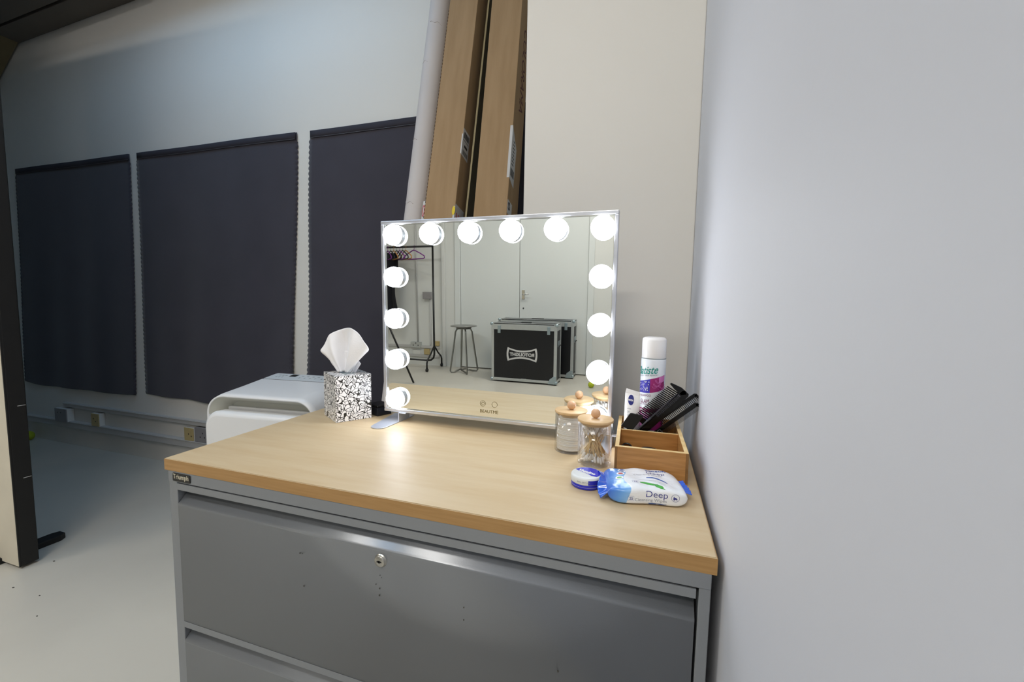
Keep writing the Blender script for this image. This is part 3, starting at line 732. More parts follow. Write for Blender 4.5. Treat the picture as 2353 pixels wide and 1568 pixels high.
# ------------------------------------------------------------------ dry shampoo can
CX, CY, CR = .9180, .3875, .0256
cn = empty('dry_shampoo_can', (CX, CY, .0046)); tag(cn, 'tall white spray can with pink and purple print, standing in organiser', 'spray can')
zc = .2035
MB().lathe([(0, .0), (CR-.002, 0), (CR, .002), (CR, zc-.010), (CR-.0004, zc-.004), (CR-.0012, zc-.001), (0, zc-.001)], 64).build('can_body', M_canw, cn)
cp = [(CR-.0010, zc-.0005), (CR-.0006, zc), (CR-.0008, zc+.030)]+[(CR-.0072+.0062*math.cos(R(t)), zc+.0375+.0065*math.sin(R(t))) for t in range(0, 91, 15)]+[(0, zc+.0445)]
MB().lathe(cp, 64).build('cap', M_cap, cn)
MB().lathe([(CR-.0008, zc-.0008), (CR+.0001, zc-.0006), (CR+.0001, zc-.0001), (CR-.0008, zc)], 64).build('seam_ring', M_acmark, cn)
A0 = -90   # direction towards the viewer, degrees
def cyl(th, z, dr=.0003): return ((CR+dr)*math.cos(R(A0+th)), (CR+dr)*math.sin(R(A0+th)), z)
def ctext(nm, body, m, th0, th1, z, h, bold=0., shear=0., slope=0., par=cn):
    w_ = CR*R(th1-th0)
    return text(nm, body, m, par, (0, 0, 0), (1, 0, 0), (0, 1, 0), w_, h, bold, shear, fn=lambda u, v: cyl(th0+math.degrees(u/CR), z+v+slope*u, .0006))
ctext('brand_text', 'Batiste', M_teal, -88, 22, .1665, .017, .012, .35, .12)
ctext('tag_line', 'INSTANT HAIR REFRESH', M_wgrey, -82, 22, .1625, .0028, .0, 0, .12)
bt = lambda th: .1565+.0095*(th+50)/100+.002*math.sin(R(th))
bb = lambda th: .129+.0085*(th+50)/100-.002*math.cos(R(th*1.5))
def patch(nm, m, t0, t1, lo, hi, dr, par=cn, n=24, k=4):
    mb = MB(); mb.grid(lambda u, v: cyl(t0+(t1-t0)*u, lo(t0+(t1-t0)*u)+(hi(t0+(t1-t0)*u)-lo(t0+(t1-t0)*u))*v, dr), n, k)
    return mb.build(nm, m, par)
pb = patch('print_band', M_mag, -12, 62, bb, bt, .00025)
patch('print_band', M_blueb, -95, -12, bb, bt, .00025)
def carc(mb, th, z, r, dr, a_0=0, a_1=360, w_=.00035):
    pts = [cyl(th+math.degrees(r*math.cos(R(a_0+(a_1-a_0)*i/18))/CR), z+r*math.sin(R(a_0+(a_1-a_0)*i/18)), dr) for i in range(19)]
    mb.tube(pts, w_, 5)
mb = MB()
for th, z, r in ((30, .160, .009), (30, .160, .007), (45, .150, .009), (20, .152, .008), (20, .152, .006), (52, .146, .007), (38, .142, .006), (8, .146, .005)):
    carc(mb, th, z, r, .0002, 190, 350)
mb.build('curved_lines', M_pink, pb)
mb = MB(); rr_ = random.Random(5)
for i in range(26):
    th = rr_.uniform(-85, -16); z = bb(th)+.003+rr_.random()*(bt(th)-bb(th)-.006)
    mb.lathe([(0, 0), (.0008, .0002), (0, .0005)], 8, T=Matrix.Translation(cyl(th, z, .0002)) @ Matrix.Rotation(R(A0+th), 4, 'Z') @ Matrix.Rotation(R(90), 4, 'Y') @ Matrix.Diagonal((1.9, 1, 1, 1)))
for th, z, r in ((-35, .143, .004), (-60, .150, .005), (-35, .143, .0055)): carc(mb, th, z, r, .0001, 180, 360, .0003)
mb.build('white_flecks', M_white, pb)
patch('pale_band', M_pink, 28, 62, lambda th: bt(th)-.013, lambda th: bt(th)-.0003, .0004)
ctext('product_text', 'DRY SHAMPOO', M_plum, -86, -6, .1190, .0045, 0., 0, .10)
ctext('variant_text', 'GLAM', M_plum, -62, -14, .1060, .0085, 0., 0, .08)
ctext('scent_text', 'party freesia', M_plum, -66, -14, .1015, .0035, 0, 0, .08)
patch('lower_band', M_mag, -95, 70, lambda th: .0865+.003*(th+50)/100, lambda th: .0955+.003*(th+50)/100, .00025)
ctext('lower_text', 'BENEFITS', M_white, -86, -30, .0895, .0036, .012)
patch('lower_print', M_mag, -10, 70, lambda th: .05, lambda th: .0845, .00025)
patch('lower_print', M_pink, -95, -10, lambda th: .05, lambda th: .0845, .00025)
patch('lower_swirl', M_blueb, -45, -15, lambda th: .062+.008*math.cos(R((th+30)*6)), lambda th: .074, .0004)

# ------------------------------------------------------------------ hand cream tube
tu = empty('cream_tube', (.8795, .378, .0046)); tag(tu, 'white squeeze tube with a navy oval logo, upside down in organiser', 'cream tube')
def tubef(u, v):
    a_ = 2*math.pi*u; H_ = .103
    k_ = v
    rx = .0185*(1-k_)+.0158*k_; ry = .0165*(1-k_**1.3)+.0006
    return (rx*math.cos(a_)-.0015*k_, ry*math.sin(a_)+.004*k_, .018+H_*v-.004*k_*math.cos(a_))
MB().grid(tubef, 40, 20).build('tube_body', M_tube, tu)
MB().box(-.0172, .0145, .0033, .0049, .1255, .1345, T=Matrix.Rotation(R(13), 4, 'Y') @ Matrix.Translation((-.0275, 0, -.0085))).build('crimp', M_tube, tu)
MB().lathe([(0, 0), (.0165, 0), (.0175, .001), (.0175, .0175), (0, .0175)], 36).build('tube_cap', M_tube, tu)
def tsurf(x, z, dr=.0005):
    k_ = min(max((z-.018)/.103, 0), 1); rx = .0185*(1-k_)+.0158*k_; ry = .0165*(1-k_**1.3)+.0006
    xx = min(max((x+.0015*k_)/rx, -.98), .98)
    return (x, -ry*math.sqrt(1-xx*xx)+.004*k_-dr, z)
mb = MB(); mb.grid(lambda u, v: tsurf(-.0045+.0062*v*math.cos(2*math.pi*u), .1085+.0112*v*math.sin(2*math.pi*u)), 36, 4)
lg = mb.build('logo_oval', M_navy, tu)
text('logo_text', 'NIVEA', M_white, lg, (0, 0, 0), (1, 0, 0), (0, 1, 0), .0105, .0042, .03, 0, fn=lambda u, v: tsurf(-.0098+u, .1068+v-.12*u, .0010))
for s_, z, w_ in (('NATURAL', .0885, .008), ('DAY', .081, .006), ('CREAM', .074, .010), ('with sun', .067, .009), ('SPF 15', .061, .008)):
    text('tube_text', s_, M_wgrey, tu, (0, 0, 0), (1, 0, 0), (0, 1, 0), w_, .0028 if 'A' not in s_ or s_ == 'NATURAL' else .0046, .004, fn=lambda u, v, z=z: tsurf(-.0115+u, z+v, .0006))

# ------------------------------------------------------------------ combs and clip standing in the organiser
def comb(name, p0, p1, y, side, label, length, spine, teeth, pitch, tw, th=.0030, m=M_comb, endw=.012, y1=None, rake=0., cap=None):
    """p1 = upper end of the spine (x,z); direction towards p0; teeth on 'side' (+1 = upper left of the axis)"""
    d = Vector((p1[0]-p0[0], 0, p1[1]-p0[1])).normalized()
    ang = math.atan2(d.z, d.x)
    o = empty(name, (p1[0], y, p1[1]), (0, -ang, 0)); tag(o, label, 'comb')
    L = length; s_ = side
    MB().prism([(-L, 0), (-.004, 0), (0, s_*.003), (0, s_*spine*.8), (-.003, s_*spine), (-L, s_*spine)][::1], -th/2, th/2, 'y').build('spine', m, o, bevel=.0006)
    mb = MB(); x = -.0005-endw; n_ = 0
    rt = rake*teeth
    mb.prism([(-endw, s_*spine*.7), (-.004, s_*spine*.35), (0, s_*spine*.7), (.0005+rt*.15, s_*(spine+teeth*.2)), (rt-.0005, s_*(spine+teeth*.9)), (rt-.002, s_*(spine+teeth)), (rt-endw*.42, s_*(spine+teeth)), (rt*.5-endw*.8, s_*(spine+teeth*.45))], -th/2, th/2, 'y')
    while x > -L+.012 and n_ < 99:
        w0 = tw/2; r_ = rake*teeth
        mb.prism([(x-w0, s_*spine*.8), (x+w0, s_*spine*.8), (x+w0*.7+r_, s_*(spine+teeth)), (x-w0*.7+r_, s_*(spine+teeth))], -th*.42, th*.42, 'y')
        x -= pitch; n_ += 1
    if cap: mb.prism([(-L, s_*spine*.8), (-L+.014, s_*spine*.8), (-L+.004, s_*(spine+teeth)), (-L, s_*(spine+teeth*.8))], -th/2, th/2, 'y')
    mb.build('teeth', m, o)
    return o
co = comb('hair_comb', (.905, .046), (.9905, .1385), .3525, 1, 'large black wide-toothed comb leaning highest in the bamboo organiser', .112, .0165, .026, .0041, .0028, .0032, endw=.012, rake=-.25, cap=True)
MB().prism([(-.166, .001), (-.111, .001), (-.111, .0155), (-.160, .011)], -.0016, .0016, 'y').build('handle', M_comb, co, bevel=.0006)
co = comb('tail_comb', (.8891, .0575), (.9655, .1425), .3440, -1, 'slim tail comb with a grey spine crossing in front of the wide-toothed comb', .075, .0028, .0075, .0026, .0012, .0026, m=M_combg, endw=.004)
MB().tube([(-.074, -.0015, 0), (-.10, -.0015, 0), (-.130, -.002, 0)], [.0022, .0018, .0014], 8).build('tail', M_combg, co)
bpy.context.view_layer.update()
for ch in co.children:
    if ch.name.startswith('tail'):
        for v_ in ch.data.vertices: v_.co = (v_.co.x, v_.co.z, v_.co.y)
comb('hair_comb', (.9376, .0850), (1.0030, .1415), .3720, -1, 'black comb with widely spaced teeth just below the largest comb', .150, .0075, .0085, .0036, .0016, .003, endw=.006)
comb('hair_comb', (.9414, .0690), (1.0045, .1255), .3585, -1, 'lowest black comb with very fine teeth, its tip on the right wall', .150, .0085, .0085, .0017, .0008, .003, endw=.006)
ck = comb('hair_comb', (.893, .036), (.9415, .0905), .3505, 1, 'short fine-toothed black comb lowest on the left in the organiser', .074, .010, .007, .0019, .0009, .003, endw=.005)
pd = empty('styling_clip', (.878, .3455, .005)); tag(pd, 'flat square black styling clip at the left of the organiser', 'hair clip')
MB().prism([(-.0204, .0582), (-.0030, .0866), (.0, .0875), (.0200, .0850), (.0247, .0835), (.0140, .0665), (.0045, .0525), (-.0085, .0535)], -.0030, .0010, 'y').build('clip_face', M_blackm, pd, bevel=.0008)
MB().prism([(-.008, .0), (.004, .0), (.004, .056), (-.008, .057)], -.0020, .0005, 'y').build('clip_stem', M_blackm, pd, bevel=.0006)
br = empty('wire_hair_pin', (.936, .345, .0046)); tag(br, 'thin bent grey wire hair pin just behind the organiser divider', 'hair pin')
mb = MB()
mb.tube([(-.006, 0, 0), (-.007, 0, .045), (-.004, 0, .0555), (.0, 0, .058), (.004, 0, .055), (.003, 0, .03), (.004, 0, 0)], .0008, 6)
mb.build('wire', M_combg, br)

# ------------------------------------------------------------------ lip balm tin
vt = empty('lip_balm_tin', (.8115, .1665, .0003), (0, 0, R(-18))); tag(vt, 'small round blue and white tin in front of the cotton bud jar', 'tin')
r = .0275
MB().lathe([(0, 0), (r-.001, 0), (r, .001), (r, .0075), (r-.0006, .0085), (0, .0085)], 64).build('tin_base', M_vblue, vt)
ld = MB().lathe([(r+.0004, .0088), (r+.0008, .0095), (r+.0008, .0175), (r-.0002, .0198), (r-.0022, .0210), (r-.005, .0212), (0, .0212)], 64).build('tin_lid', M_vwhite, vt)
def arcpts(a0_, a1_, rr, n_=30): return [(rr*math.cos(R(a0_+(a1_-a0_)*i/n_)), rr*math.sin(R(a0_+(a1_-a0_)*i/n_))) for i in range(n_+1)]
MB().prism(arcpts(-20, 175, r-.0042)+[(-.012, -.0015), (.0, -.0045), (.012, -.0085)], .0212, .0215, 'z').build('blue_panel', M_vblue, ld)
mb = MB(); mb.grid(lambda u, v: ((r+.0010)*math.cos(R(-60+50*u)), (r+.0010)*math.sin(R(-60+50*u)), .0096+.0078*v), 12, 2)
mb.build('blue_side', M_vblue, ld)
text('brand_text', 'Vaseline', M_white, ld, (-.0175, -.0005, .0215), (1, -.10, 0), (.10, 1, 0), .033, .0085, .035, .1)
text('sub_text', 'Lip Therapy', M_white, ld, (-.013, -.0045, .0215), (1, -.1, 0), (.1, 1, 0), .020, .0030, .01, .1)
for b_ in ('REAL DRY LIPS',):
    text('side_text', b_, M_wgrey, ld, (0, 0, 0), (1, 0, 0), (0, 1, 0), .022, .0024, .004, fn=lambda u, v: ((r+.0011)*math.cos(R(-100)+u/r), (r+.0011)*math.sin(R(-100)+u/r), .0125+v))
mb = MB()
for k_ in range(2): mb.grid(lambda u, v, k_=k_: ((r+.0002)*math.cos(R(-130+110*u)), (r+.0002)*math.sin(R(-130+110*u)), .0042+.0004*v), 20, 1)
mb.build('side_line', M_white, vt)

# ------------------------------------------------------------------ pack of wipes
wp = empty('wipes_pack', (.9065, .1605, .0003), (0, 0, R(11))); tag(wp, 'blue and white soft pack of cleansing wipes in front of the organiser', 'wipes')
HL, HW, HT = .0625, .0455, .0305
def wsec(s):    # s in [-1,1] along the pack -> width factor, height factor
    k_ = max(0, 1-abs(s)**6)
    return (.82+.18*k_**.6), (.10+.90*k_**.50)
NS, NT = 60, 56
def wpt(u, v):
    s = -1+2*u; wf, hf = wsec(s); a_ = 2*math.pi*v; ex = .30
    ca, sa = math.cos(a_), math.sin(a_)
    y = HW*wf*math.copysign(abs(ca)**ex, ca); zz = math.copysign(abs(sa)**ex, sa)
    x = HL*s
    zc_ = HT*.5*.92
    sag = 0
    if zz > 0: z = zc_+zz*(HT*.5)*hf*(1+.06*math.cos(math.pi*s*.9))+.0010*math.sin(9*s+3*y/HW)-.0016*(y/HW)**2
    else: z = zc_+zz*zc_*min(1, hf*1.05)
    y += .0016*math.sin(5*s+1)
    if s > .8 : y -= .004*(s-.8)/.2*0
    return (x, y, max(z, .0001))
mb = MB(); mb.grid(wpt, NS, NT)
bmesh.ops.remove_doubles(mb.bm, verts=mb.bm.verts, dist=1e-5)
bvh = BVHTree.FromBMesh(mb.bm)
pk = mb.build('pack', M_wipes, wp)
def fin(sg):
    f = MB()
    def fp(u, v):
        y = (-.034+.072*v) if sg < 0 else (-.020+.040*v)
        ln = (.015+.004*math.sin(7*v)) if sg < 0 else .0135+.002*math.sin(5*v+1)
        x = sg*(HL-.004+ln*u); z = .0165+(.0125 if sg < 0 else .004)*(u)*math.sin(math.pi*(v*1.0-.1))*.9+.0011*math.sin(v*40)*u-(.009 if sg < 0 else .003)*u*(1-v)
        return (x, y*(1+.10*u), max(z, .0008))
    f.grid(fp, 10, 60)
    f.build('crimped_end', M_wfin, wp, solid=.0006)
fin(-1); fin(1)
def drop(x, y):
    h = bvh.ray_cast(Vector((x, y, .1)), Vector((0, 0, -1)))
    return (x, y, (h[0].z if h[0] else .03)+.0003)
def side(x, z):
    h = bvh.ray_cast(Vector((x, -.2, z)), Vector((0, 1, 0)))
    return (x, (h[0].y if h[0] else -HW)-.0003, z)
def dgrid(nm, m, pts2, fn, par=pk):
    """small print shape: fan of a 2D outline draped on the pack"""
    cx = sum(p[0] for p in pts2)/len(pts2); cy = sum(p[1] for p in pts2)/len(pts2)
    bm = bmesh.new(); n_ = len(pts2)
    c0 = bm.verts.new(fn(cx, cy)); mid = [bm.verts.new(fn(cx+(p[0]-cx)*.5, cy+(p[1]-cy)*.5)) for p in pts2]; out = [bm.verts.new(fn(*p)) for p in pts2]
    for i in range(n_):
        j = (i+1) % n_; bm.faces.new((c0, mid[i], mid[j])); bm.faces.new((mid[i], out[i], out[j], mid[j]))
    me = bpy.data.meshes.new(nm); bm.to_mesh(me); bm.free(); me.materials.append(m)
    o = bpy.data.objects.new(nm, me); col.objects.link(o); o.parent = par; return o
def stroke(nm, m, pts2, w_, fn, par=pk):
    bm = bmesh.new(); prev = None
    for i, p in enumerate(pts2):
        a_ = pts2[max(i-1, 0)]; b_ = pts2[min(i+1, len(pts2)-1)]
        dx, dy = b_[0]-a_[0], b_[1]-a_[1]; l_ = math.hypot(dx, dy) or 1
        ww = w_[i] if isinstance(w_, list) else w_
        nx, ny = -dy/l_*ww/2, dx/l_*ww/2
        cur = (bm.verts.new(fn(p[0]+nx, p[1]+ny)), bm.verts.new(fn(p[0]-nx, p[1]-ny)))
        if prev: bm.faces.new((prev[0], prev[1], cur[1], cur[0]))
        prev = cur
    me = bpy.data.meshes.new(nm); bm.to_mesh(me); bm.free(); me.materials.append(m)
    o = bpy.data.objects.new(nm, me); col.objects.link(o); o.parent = par; return o
def wtext(body, m, x, y, w_, h_, fn, bold=0., lift=0):
    text('pack_text', body, m, pk, (0, 0, 0), (1, 0, 0), (0, 1, 0), w_, h_, bold, 0, fn=lambda u, v: (lambda q_: (q_[0], q_[1], q_[2]+lift))(fn(x+u, y+v)))
wtext('sensoft', M_wblue, .008, .0265, .036, .0075, drop, .02)
wtext('Deep', M_wpurp, .0080, .0100, .030, .0125, drop, -.006)
wtext('Cleansing Wipes', M_wgrey, -.0150, .0035, .046, .0065, drop, -.008)
wtext('25', M_wpurp, -.0195, -.0250, .006, .0045, drop, .0)
wtext('Deep', M_wpurp, -.0030, .0115, .033, .0130, side, -.004)
wtext('Cleansing Wipes', M_wgrey, -.0205, .0060, .049, .0064, side, -.008)
wtext('25', M_wpurp, -.0295, .0095, .0055, .0045, side, .01)
stroke('count_box', M_wpurp, [(-.0215, -.0265), (-.0115, -.0265), (-.0115, -.0190), (-.0215, -.0190), (-.0215, -.0265)], .0003, drop)
stroke('count_box', M_wpurp, [(-.0315, .0078), (-.0222, .0078), (-.0222, .0155), (-.0315, .0155), (-.0315, .0078)], .0003, side)
stroke('blue_swoosh', M_wblue, [(.004, -.0045), (.014, -.0045), (.022, -.007), (.030, -.013), (.035, -.0195)], [.0020, .0040, .0050, .0040, .0012], drop)
stroke('green_swoosh', M_wgreen, [(-.0095, -.0235), (-.003, -.0235), (.006, -.0265), (.012, -.029)], [.0035, .0062, .0062, .0050], drop)
dgrid('green_leaf', M_wgreen, [(.010, -.0265), (.017, -.0285), (.024, -.0345), (.027, -.0420), (.020, -.0395), (.0135, -.0345)], drop)
for k_ in range(4):
    stroke('thin_line', M_wgrey, [(-.026+.016*k_, -.010-.0028*k_), (0.0+.008*k_, -.0125-.0022*k_), (.020, -.0165-.003*k_), (.030, -.0235-.0035*k_)], .00025, drop)
for (x, y, m_) in ((-.0310, .0295, M_white), (-.0335, .0205, M_white), (-.0365, .0085, M_white), (-.0405, -.0075, M_white)):
    s_ = dgrid('round_seal', m_, ellipse(x, y, .0066, .0050 if y > .01 else .0058, 24), drop)
    dgrid('seal_mark', {.0085: M_redb}.get(y, M_wblue if y > .02 else M_wgreen), [(a_, b_) for a_, b_ in ellipse(x, y, .0042, .0026, 16)], lambda a_, b_: (drop(a_, b_)[0], drop(a_, b_)[1], drop(a_, b_)[2]+.0003), s_)
stroke('pill_label', M_wblue, [(.0005, .0036), (.014, .0036), (.0285, .0036)], .0026, side)
stroke('animal_badge', M_wpurp, ellipse(.0415, .0165, .0062, .0058, 32)+[(.0477, .0165)], .0005, side)
dgrid('animal_shape', M_wpurp, [(.0380, .0150), (.0385, .0175), (.0392, .0195), (.0398, .0175), (.0425, .0172), (.0445, .0150), (.0440, .0130), (.0430, .0145), (.0405, .0140), (.0392, .0125)], side)

# ------------------------------------------------------------------ things behind the camera (seen in the mirror)
def flight_case(x0, x1, y, d, zt, label, logo):
    fc = empty('flight_case', (x0, y, ZF)); tag(fc, label, 'flight case'); W_ = x1-x0; H_ = zt-ZF; z0 = .018
    MB().box(.004, W_-.004, -d+.004, -.004, z0+.004, H_-.004).build('panels', M_casebk, fc)
    e = MB(); t_ = .028
    for zz in (z0, H_-.075):
        hh = .03 if zz == z0 else .062
        e.box(0, W_, -.006, .0, zz, zz+hh).box(0, W_, -d, -d+.006, zz, zz+hh).box(-.001, .006, -d, 0, zz, zz+hh).box(W_-.006, W_+.001, -d, 0, zz, zz+hh)
    for xx in (0, W_-t_):
        e.box(xx, xx+t_, -.006, .001, z0, H_).box(xx, xx+t_, -d-.001, -d+.006, z0, H_)
    for yy in (-t_, -d):
        e.box(-.002, .006, yy, yy+t_, z0, H_).box(W_-.006, W_+.002, yy, yy+t_, z0, H_)
    e.box(0, W_, -t_, 0, H_-.004, H_).box(0, W_, -d, -d+t_, H_-.004, H_).box(0, t_, -d, 0, H_-.004, H_).box(W_-t_, W_, -d, 0, H_-.004, H_)
    e.build('aluminium_edging', M_casealu, fc, bevel=.001)
    for xx in (0, W_):
        for zz in (z0+.012, H_-.012):
            s_ = 1 if zz > .3 else -1
            MB().lathe([(0, -.02)]+[(.02*math.cos(R(t)), .02*math.sin(R(t))) for t in range(-75, 90, 15)]+[(0, .02)], 16, (xx, -.008, zz)).build('ball_corner', M_casecn, fc)
    for xx in (.075, W_-.105):
        MB().box(xx, xx+.034, 0, .010, H_-.115, H_-.030).build('latch', M_casecn, fc, bevel=.003)
    MB().prism([(W_-.09, z0-.006), (W_+.003, z0-.006), (W_+.003, z0+.08), (W_-.03, z0+.08), (W_-.07, z0+.05)], -.004, .006, 'y').build('caster_guard', M_casecn, fc, bevel=.003)
    for yy in (-.03, -d+.05):
        MB().lathe([(0, -.012), (.03, -.012), (.03, .012), (0, .012)], 20, T=Matrix.Translation((W_-.012, yy, .03)) @ Matrix.Rotation(R(90), 4, 'Y')).build('caster', M_blackm, fc)
    hd = MB().box(W_, W_+.004, -d*.75, -d*.25, H_*.62, H_*.72).build('side_handle', M_casecn, fc, bevel=.002)
    MB().tube([(W_+.006, -d*.7, H_*.64), (W_+.016, -d*.7, H_*.64), (W_+.016, -d*.3, H_*.64), (W_+.006, -d*.3, H_*.64)], .004, 8).build('grip', M_blackm, hd)
    MB().box(W_*.47, W_*.55, 0, .004, z0+.004, z0+.034).build('bottom_plate', M_casealu, fc)
    MB().box(W_*.42, W_*.58, -d*.6, -d*.4, H_, H_+.006).build('top_handle', M_blackm, fc)
    if logo:
        a_, b_, c_, e_ = logo; cx = (a_+b_)/2-x0; cz = (c_+e_)/2-ZF; hw = (b_-a_)/2; hh = (e_-c_)/2
        def bow(w_, h_, pinch):
            P_ = []
            for i in range(17): t = -1+2*i/16; P_.append((cx+t*w_*.93, cz-h_+pinch*(1-t*t)))
            for i in range(1, 8): t = -1+2*i/8; P_.append((cx+w_*.93+w_*.07*(1-t*t), cz+t*h_))
            for i in range(17): t = 1-2*i/16; P_.append((cx+t*w_*.93, cz+h_-pinch*(1-t*t)))
            for i in range(1, 8): t = 1-2*i/8; P_.append((cx-w_*.93-w_*.07*(1-t*t), cz+t*h_))
            return P_
        lg = ring_prism(MB(), bow(hw, hh, hh*.42), bow(hw*.89, hh*.70, hh*.37), -.004, -.0025, 'y').build('logo_outline', M_label, fc)
        text('logo_text', 'ROTOLIGHT', M_label, lg, (cx+hw*.80, -.0035, cz-hh*.25), (-1, 0, 0), (0, 0, 1), hw*1.6, hh*.5, .05)
    return fc
flight_case(-.798, -.045, -3.151, .24, -.036, 'black flight case with white logo, the front one in the mirror', (-.6177, -.2586, -.4669, -.3096))
flight_case(-.850, .066, -3.558, .22, -.020, 'black flight case standing behind the one with the logo', None)

st = empty('metal_stool', (-1.310, -3.513, ZF)); tag(st, 'round grey metal stool seen in the mirror beside the flight cases', 'stool')
zs = .592
MB().lathe([(0, zs-.022), (.10, zs-.020), (.120, zs-.012), (.166, zs-.006), (.168, zs), (.16, zs+.003), (0, zs+.001)], 40).build('seat', M_seat, st)
mb = MB().tube([(.088*math.cos(R(t)), .088*math.sin(R(t)), zs-.030) for t in range(0, 360, 15)], .009, 8, closed=True); mb.build('seat_ring', M_steel, st)
for k_ in range(4):
    ta = R(45+90*k_+8); c_, s_ = math.cos(ta), math.sin(ta); tn = (-s_, c_)
    P_ = [(c_*.05, s_*.05, zs-.03), (c_*.085, s_*.085, zs-.040), (c_*.105, s_*.105, zs-.075), (c_*.135, s_*.135, .30), (c_*.172, s_*.172, .06), (c_*.176, s_*.176, .025), (c_*.165, s_*.165, .010), (c_*.12, s_*.12, .012), (c_*.06-.03*s_, s_*.06+.03*c_, .03), (-.04*s_+c_*.03, .04*c_+s_*.03, .035)]
    MB().tube(P_, .0105, 8).build('leg', M_steel, st)

ra = empty('clothes_rail', (-1.757, -3.564, ZF)); tag(ra, 'black wheeled clothes rail holding hangers, seen in the mirror', 'clothes rail')
H_ = .873-ZF
MB().tube([(-1.15, 0, H_), (.0, 0, H_)], .0125, 10).build('top_bar', M_rail, ra)
for sx in (0, -1.15):
    u = MB().tube([(sx, 0, H_+.012), (sx, 0, .31), (sx, 0, .20), (sx-.012*(1 if sx == 0 else -1), 0, .15), (sx-.05*(1 if sx == 0 else -1), 0, .118), (sx-.10*(1 if sx == 0 else -1), 0, .112)], .0125, 10).build('upright', M_rail, ra)
    for sy in (-1, 1):
        MB().tube([(sx, 0, .31), (sx, sy*.10, .21), (sx, sy*.18, .15), (sx, sy*.20, .11), (sx, sy*.20, .045)], .0105, 10).build('leg', M_rail, ra)
        MB().lathe([(0, -.011), (.022, -.011), (.022, .011), (0, .011)], 18, T=Matrix.Translation((sx, sy*.20, .022)) @ Matrix.Rotation(R(90), 4, 'Y')).build('caster', M_rail, ra)
MB().tube([(-1.06, 0, .112), (-.09, 0, .112)], .0115, 10).build('lower_bar', M_rail, ra)
def hanger(m_, th):
    h = MB()
    h.tube([(.0, 0, .0), (.018, 0, .005), (.020, 0, -.018), (.006, 0, -.035), (0, 0, -.055)], .002, 8)
    h.tube([(-.21, 0, -.155), (-.205, 0, -.135), (-.12, 0, -.095), (-.03, 0, -.06), (0, 0, -.055), (.03, 0, -.06), (.12, 0, -.095), (.205, 0, -.135), (.21, 0, -.155), (.19, 0, -.165), (0, 0, -.168), (-.19, 0, -.165)], th, 8, closed=True)
    return h.build('coat_hanger', m_)
hp = hanger(M_purple, .007); hw_ = hanger(M_woodh, .007); hk = hanger(M_darkh, .007)
first = {}
for k_, (x, yaw, pr) in enumerate(((-2.03, 20, hp), (-2.15, 38, hw_), (-2.195, 39, hk), (-2.24, 40, hp), (-2.285, 41, hk), (-2.33, 42, hw_), (-2.375, 43, hk), (-2.42, 44, hp), (-2.465, 45, hk))):
    o = pr if pr.name not in first else pr.copy()
    if o is not pr: col.objects.link(o)
    first[pr.name] = 1
    o.location = (x, -3.564, .873+.0125+.0); o.rotation_euler = (0, 0, R(yaw)); o.location.z -= .002
    lbl, grp = {hp.name: ('purple clothes hanger on the black rail in the mirror', 'purple hangers on the rail'), hw_.name: ('brown wooden clothes hanger on the black rail in the mirror', 'wooden hangers on the rail'), hk.name: ('dark clothes hanger on the black rail in the mirror', 'dark hangers on the rail')}[pr.name]
    tag(o, lbl, 'hanger', grp)
hp['label'] = 'purple clothes hanger nearest the free end of the rail in the mirror'; del hp['group']
mb = MB()
mb.grid(lambda u, v: (-2.62+.30*u+.02*math.sin(9*v), -3.60+.03*math.sin(12*u+4*v), .80-.92*v), 20, 24)
cl = mb.build('dark_garment', M_cloth, solid=.02); tag(cl, 'dark garment hanging at the left edge of the mirror', 'garment')
tp = empty('light_stand', (-2.05, -2.70, ZF)); tag(tp, 'black light stand whose leg slants across the mirror at left', 'light stand')
MB().tube([(0, 0, .20), (0, 0, 2.0)], .014, 10).build('pole', M_rail, tp)
for k_ in range(3):
    ta = R(-2+120*k_); MB().tube([(.02*math.cos(ta), .02*math.sin(ta), 1.02), (.49*math.cos(ta), .49*math.sin(ta), .010)], .0105, 8).build('leg', M_rail, tp)
MB().lathe([(.0, 1.0), (.024, 1.0), (.024, 1.05), (0, 1.05)], 16).build('collar', M_rail, tp)

# wiring on the far wall
def fbox(name, x0, x1, z0, z1, d, m_, label, cat, holes=()):
    o = MB().box(x0, x1, YD, YD+d, z0, z1).build(name, m_, bevel=.003); tag(o, label, cat)
    if holes:
        for hx, hz_ in holes: MB().box(hx-.006, hx+.006, YD+d, YD+d+.001, hz_-.008, hz_+.008).build('socket_hole', M_slot, o)
    return o
fbox('wall_socket', -2.231, -2.075, -.475, -.395, .035, M_casealu, 'metal double socket on the far wall behind the clothes rail', 'socket', ((-2.19, -.44), (-2.115, -.44), (-2.15, -.41)))
fbox('junction_box', -2.022, -1.908, .200, .293, .05, M_grey, 'grey junction box on the far wall beside the rail upright', 'junction box')
fbox('wall_socket', -2.030, -1.947, -.563, -.486, .03, M_yell, 'yellowed socket low on the far wall left of the rail upright', 'socket')
fbox('wall_socket', -1.866, -1.800, -.436, -.372, .03, M_yell, 'yellowed socket on the far wall right of the rail upright', 'socket')
fbox('wall_socket', -2.21, -2.09, -.565, -.51, .02, M_sock, 'white blank plate under the metal socket on the far wall', 'socket')
fbox('cable_trunking', XL, -1.80, -.475, -.440, .02, M_trunk, 'upper white cable strip low on the far wall in the mirror', 'cable trunking').location.y = .0005
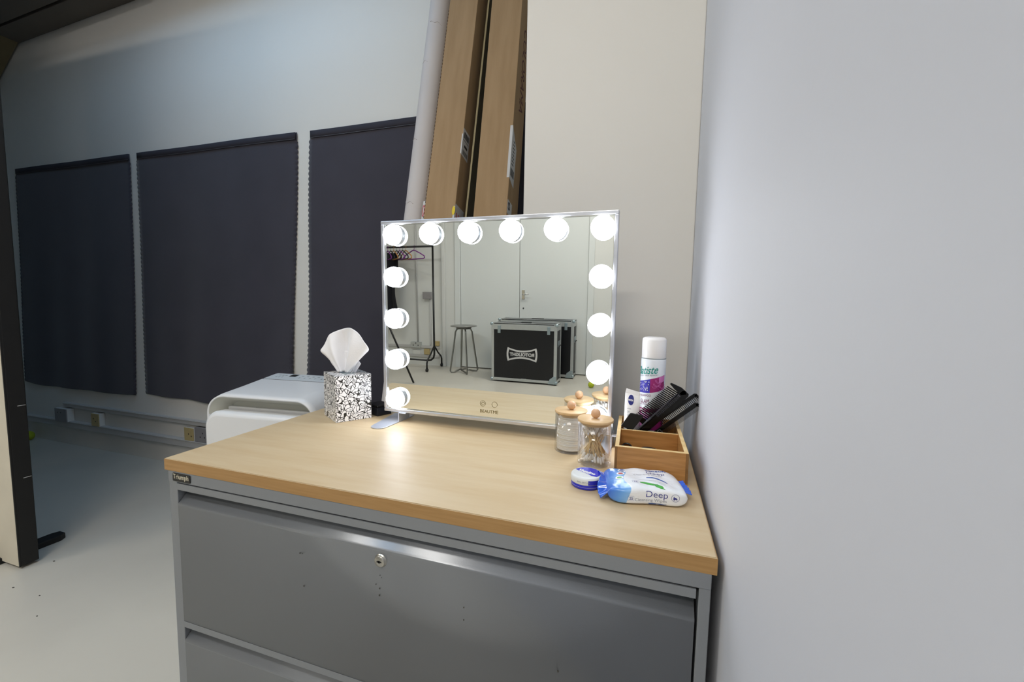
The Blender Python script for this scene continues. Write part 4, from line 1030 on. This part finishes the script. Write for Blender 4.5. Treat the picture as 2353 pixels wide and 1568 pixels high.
fbox('cable_trunking', XL, -1.80, -.60, -.565, .02, M_trunk, 'lower white cable strip above the floor on the far wall in the mirror', 'cable trunking')
c1 = MB().tube([(-2.135, YD+.01, 1.9), (-2.13, YD+.01, -.394)], .009, 8).build('conduit', M_trunk); tag(c1, 'long vertical white conduit above the metal socket on the far wall', 'conduit')
c1 = MB().tube([(-1.93, YD+.01, .200), (-1.925, YD+.01, -.40), (-1.94, YD+.01, -.44), (-1.99, YD+.01, -.455), (-2.074, YD+.01, -.457)], .009, 8).build('conduit', M_trunk); tag(c1, 'short conduit dropping from the grey junction box on the far wall', 'conduit')

# ------------------------------------------------------------------ unseen ceiling lamps added to light the room, and daylight
def added_ceiling_lamp(x, y, lx, ly, power, rgb, label):
    f = empty('added_ceiling_lamp', (x, y, ZC)); tag(f, label, 'lamp')
    MB().box(-lx/2-.02, lx/2+.02, -ly/2-.02, ly/2+.02, -.06, 0).build('housing', M_door, f, bevel=.004)
    l = bpy.data.lights.new('added_lamp_light', 'AREA'); l.shape = 'RECTANGLE'; l.size = lx; l.size_y = ly; l.energy = power; l.color = rgb
    o = bpy.data.objects.new('added_lamp_light', l); col.objects.link(o); o.parent = f; o.location = (0, 0, -.065)
    return f
WARM = (1., .945, .87)
added_ceiling_lamp(-2.10, -1.30, 1.0, .3, 24, WARM, 'unseen ceiling strip lamp added over the left part of the room')
added_ceiling_lamp(.45, -2.45, 1.0, .3, 35, WARM, 'unseen ceiling strip lamp added near the double doors')  # added to brighten the inner wall beside the mirror
added_ceiling_lamp(.38, -1.30, 1.10, .30, 18, WARM, 'unseen ceiling strip lamp added above the filing cabinet')

# ------------------------------------------------------------------ world and colour management
wd = bpy.data.worlds.new('world'); sc.world = wd; wd.use_nodes = True
wd.node_tree.nodes['Background'].inputs[0].default_value = (.5, .6, .8, 1); wd.node_tree.nodes['Background'].inputs[1].default_value = .3
sc.cycles.transparent_max_bounces = 32
sc.view_settings.view_transform = 'Standard'; sc.view_settings.look = 'None'; sc.view_settings.gamma = 1
sc.view_settings.use_curve_mapping = False; sc.view_settings.exposure = 0.
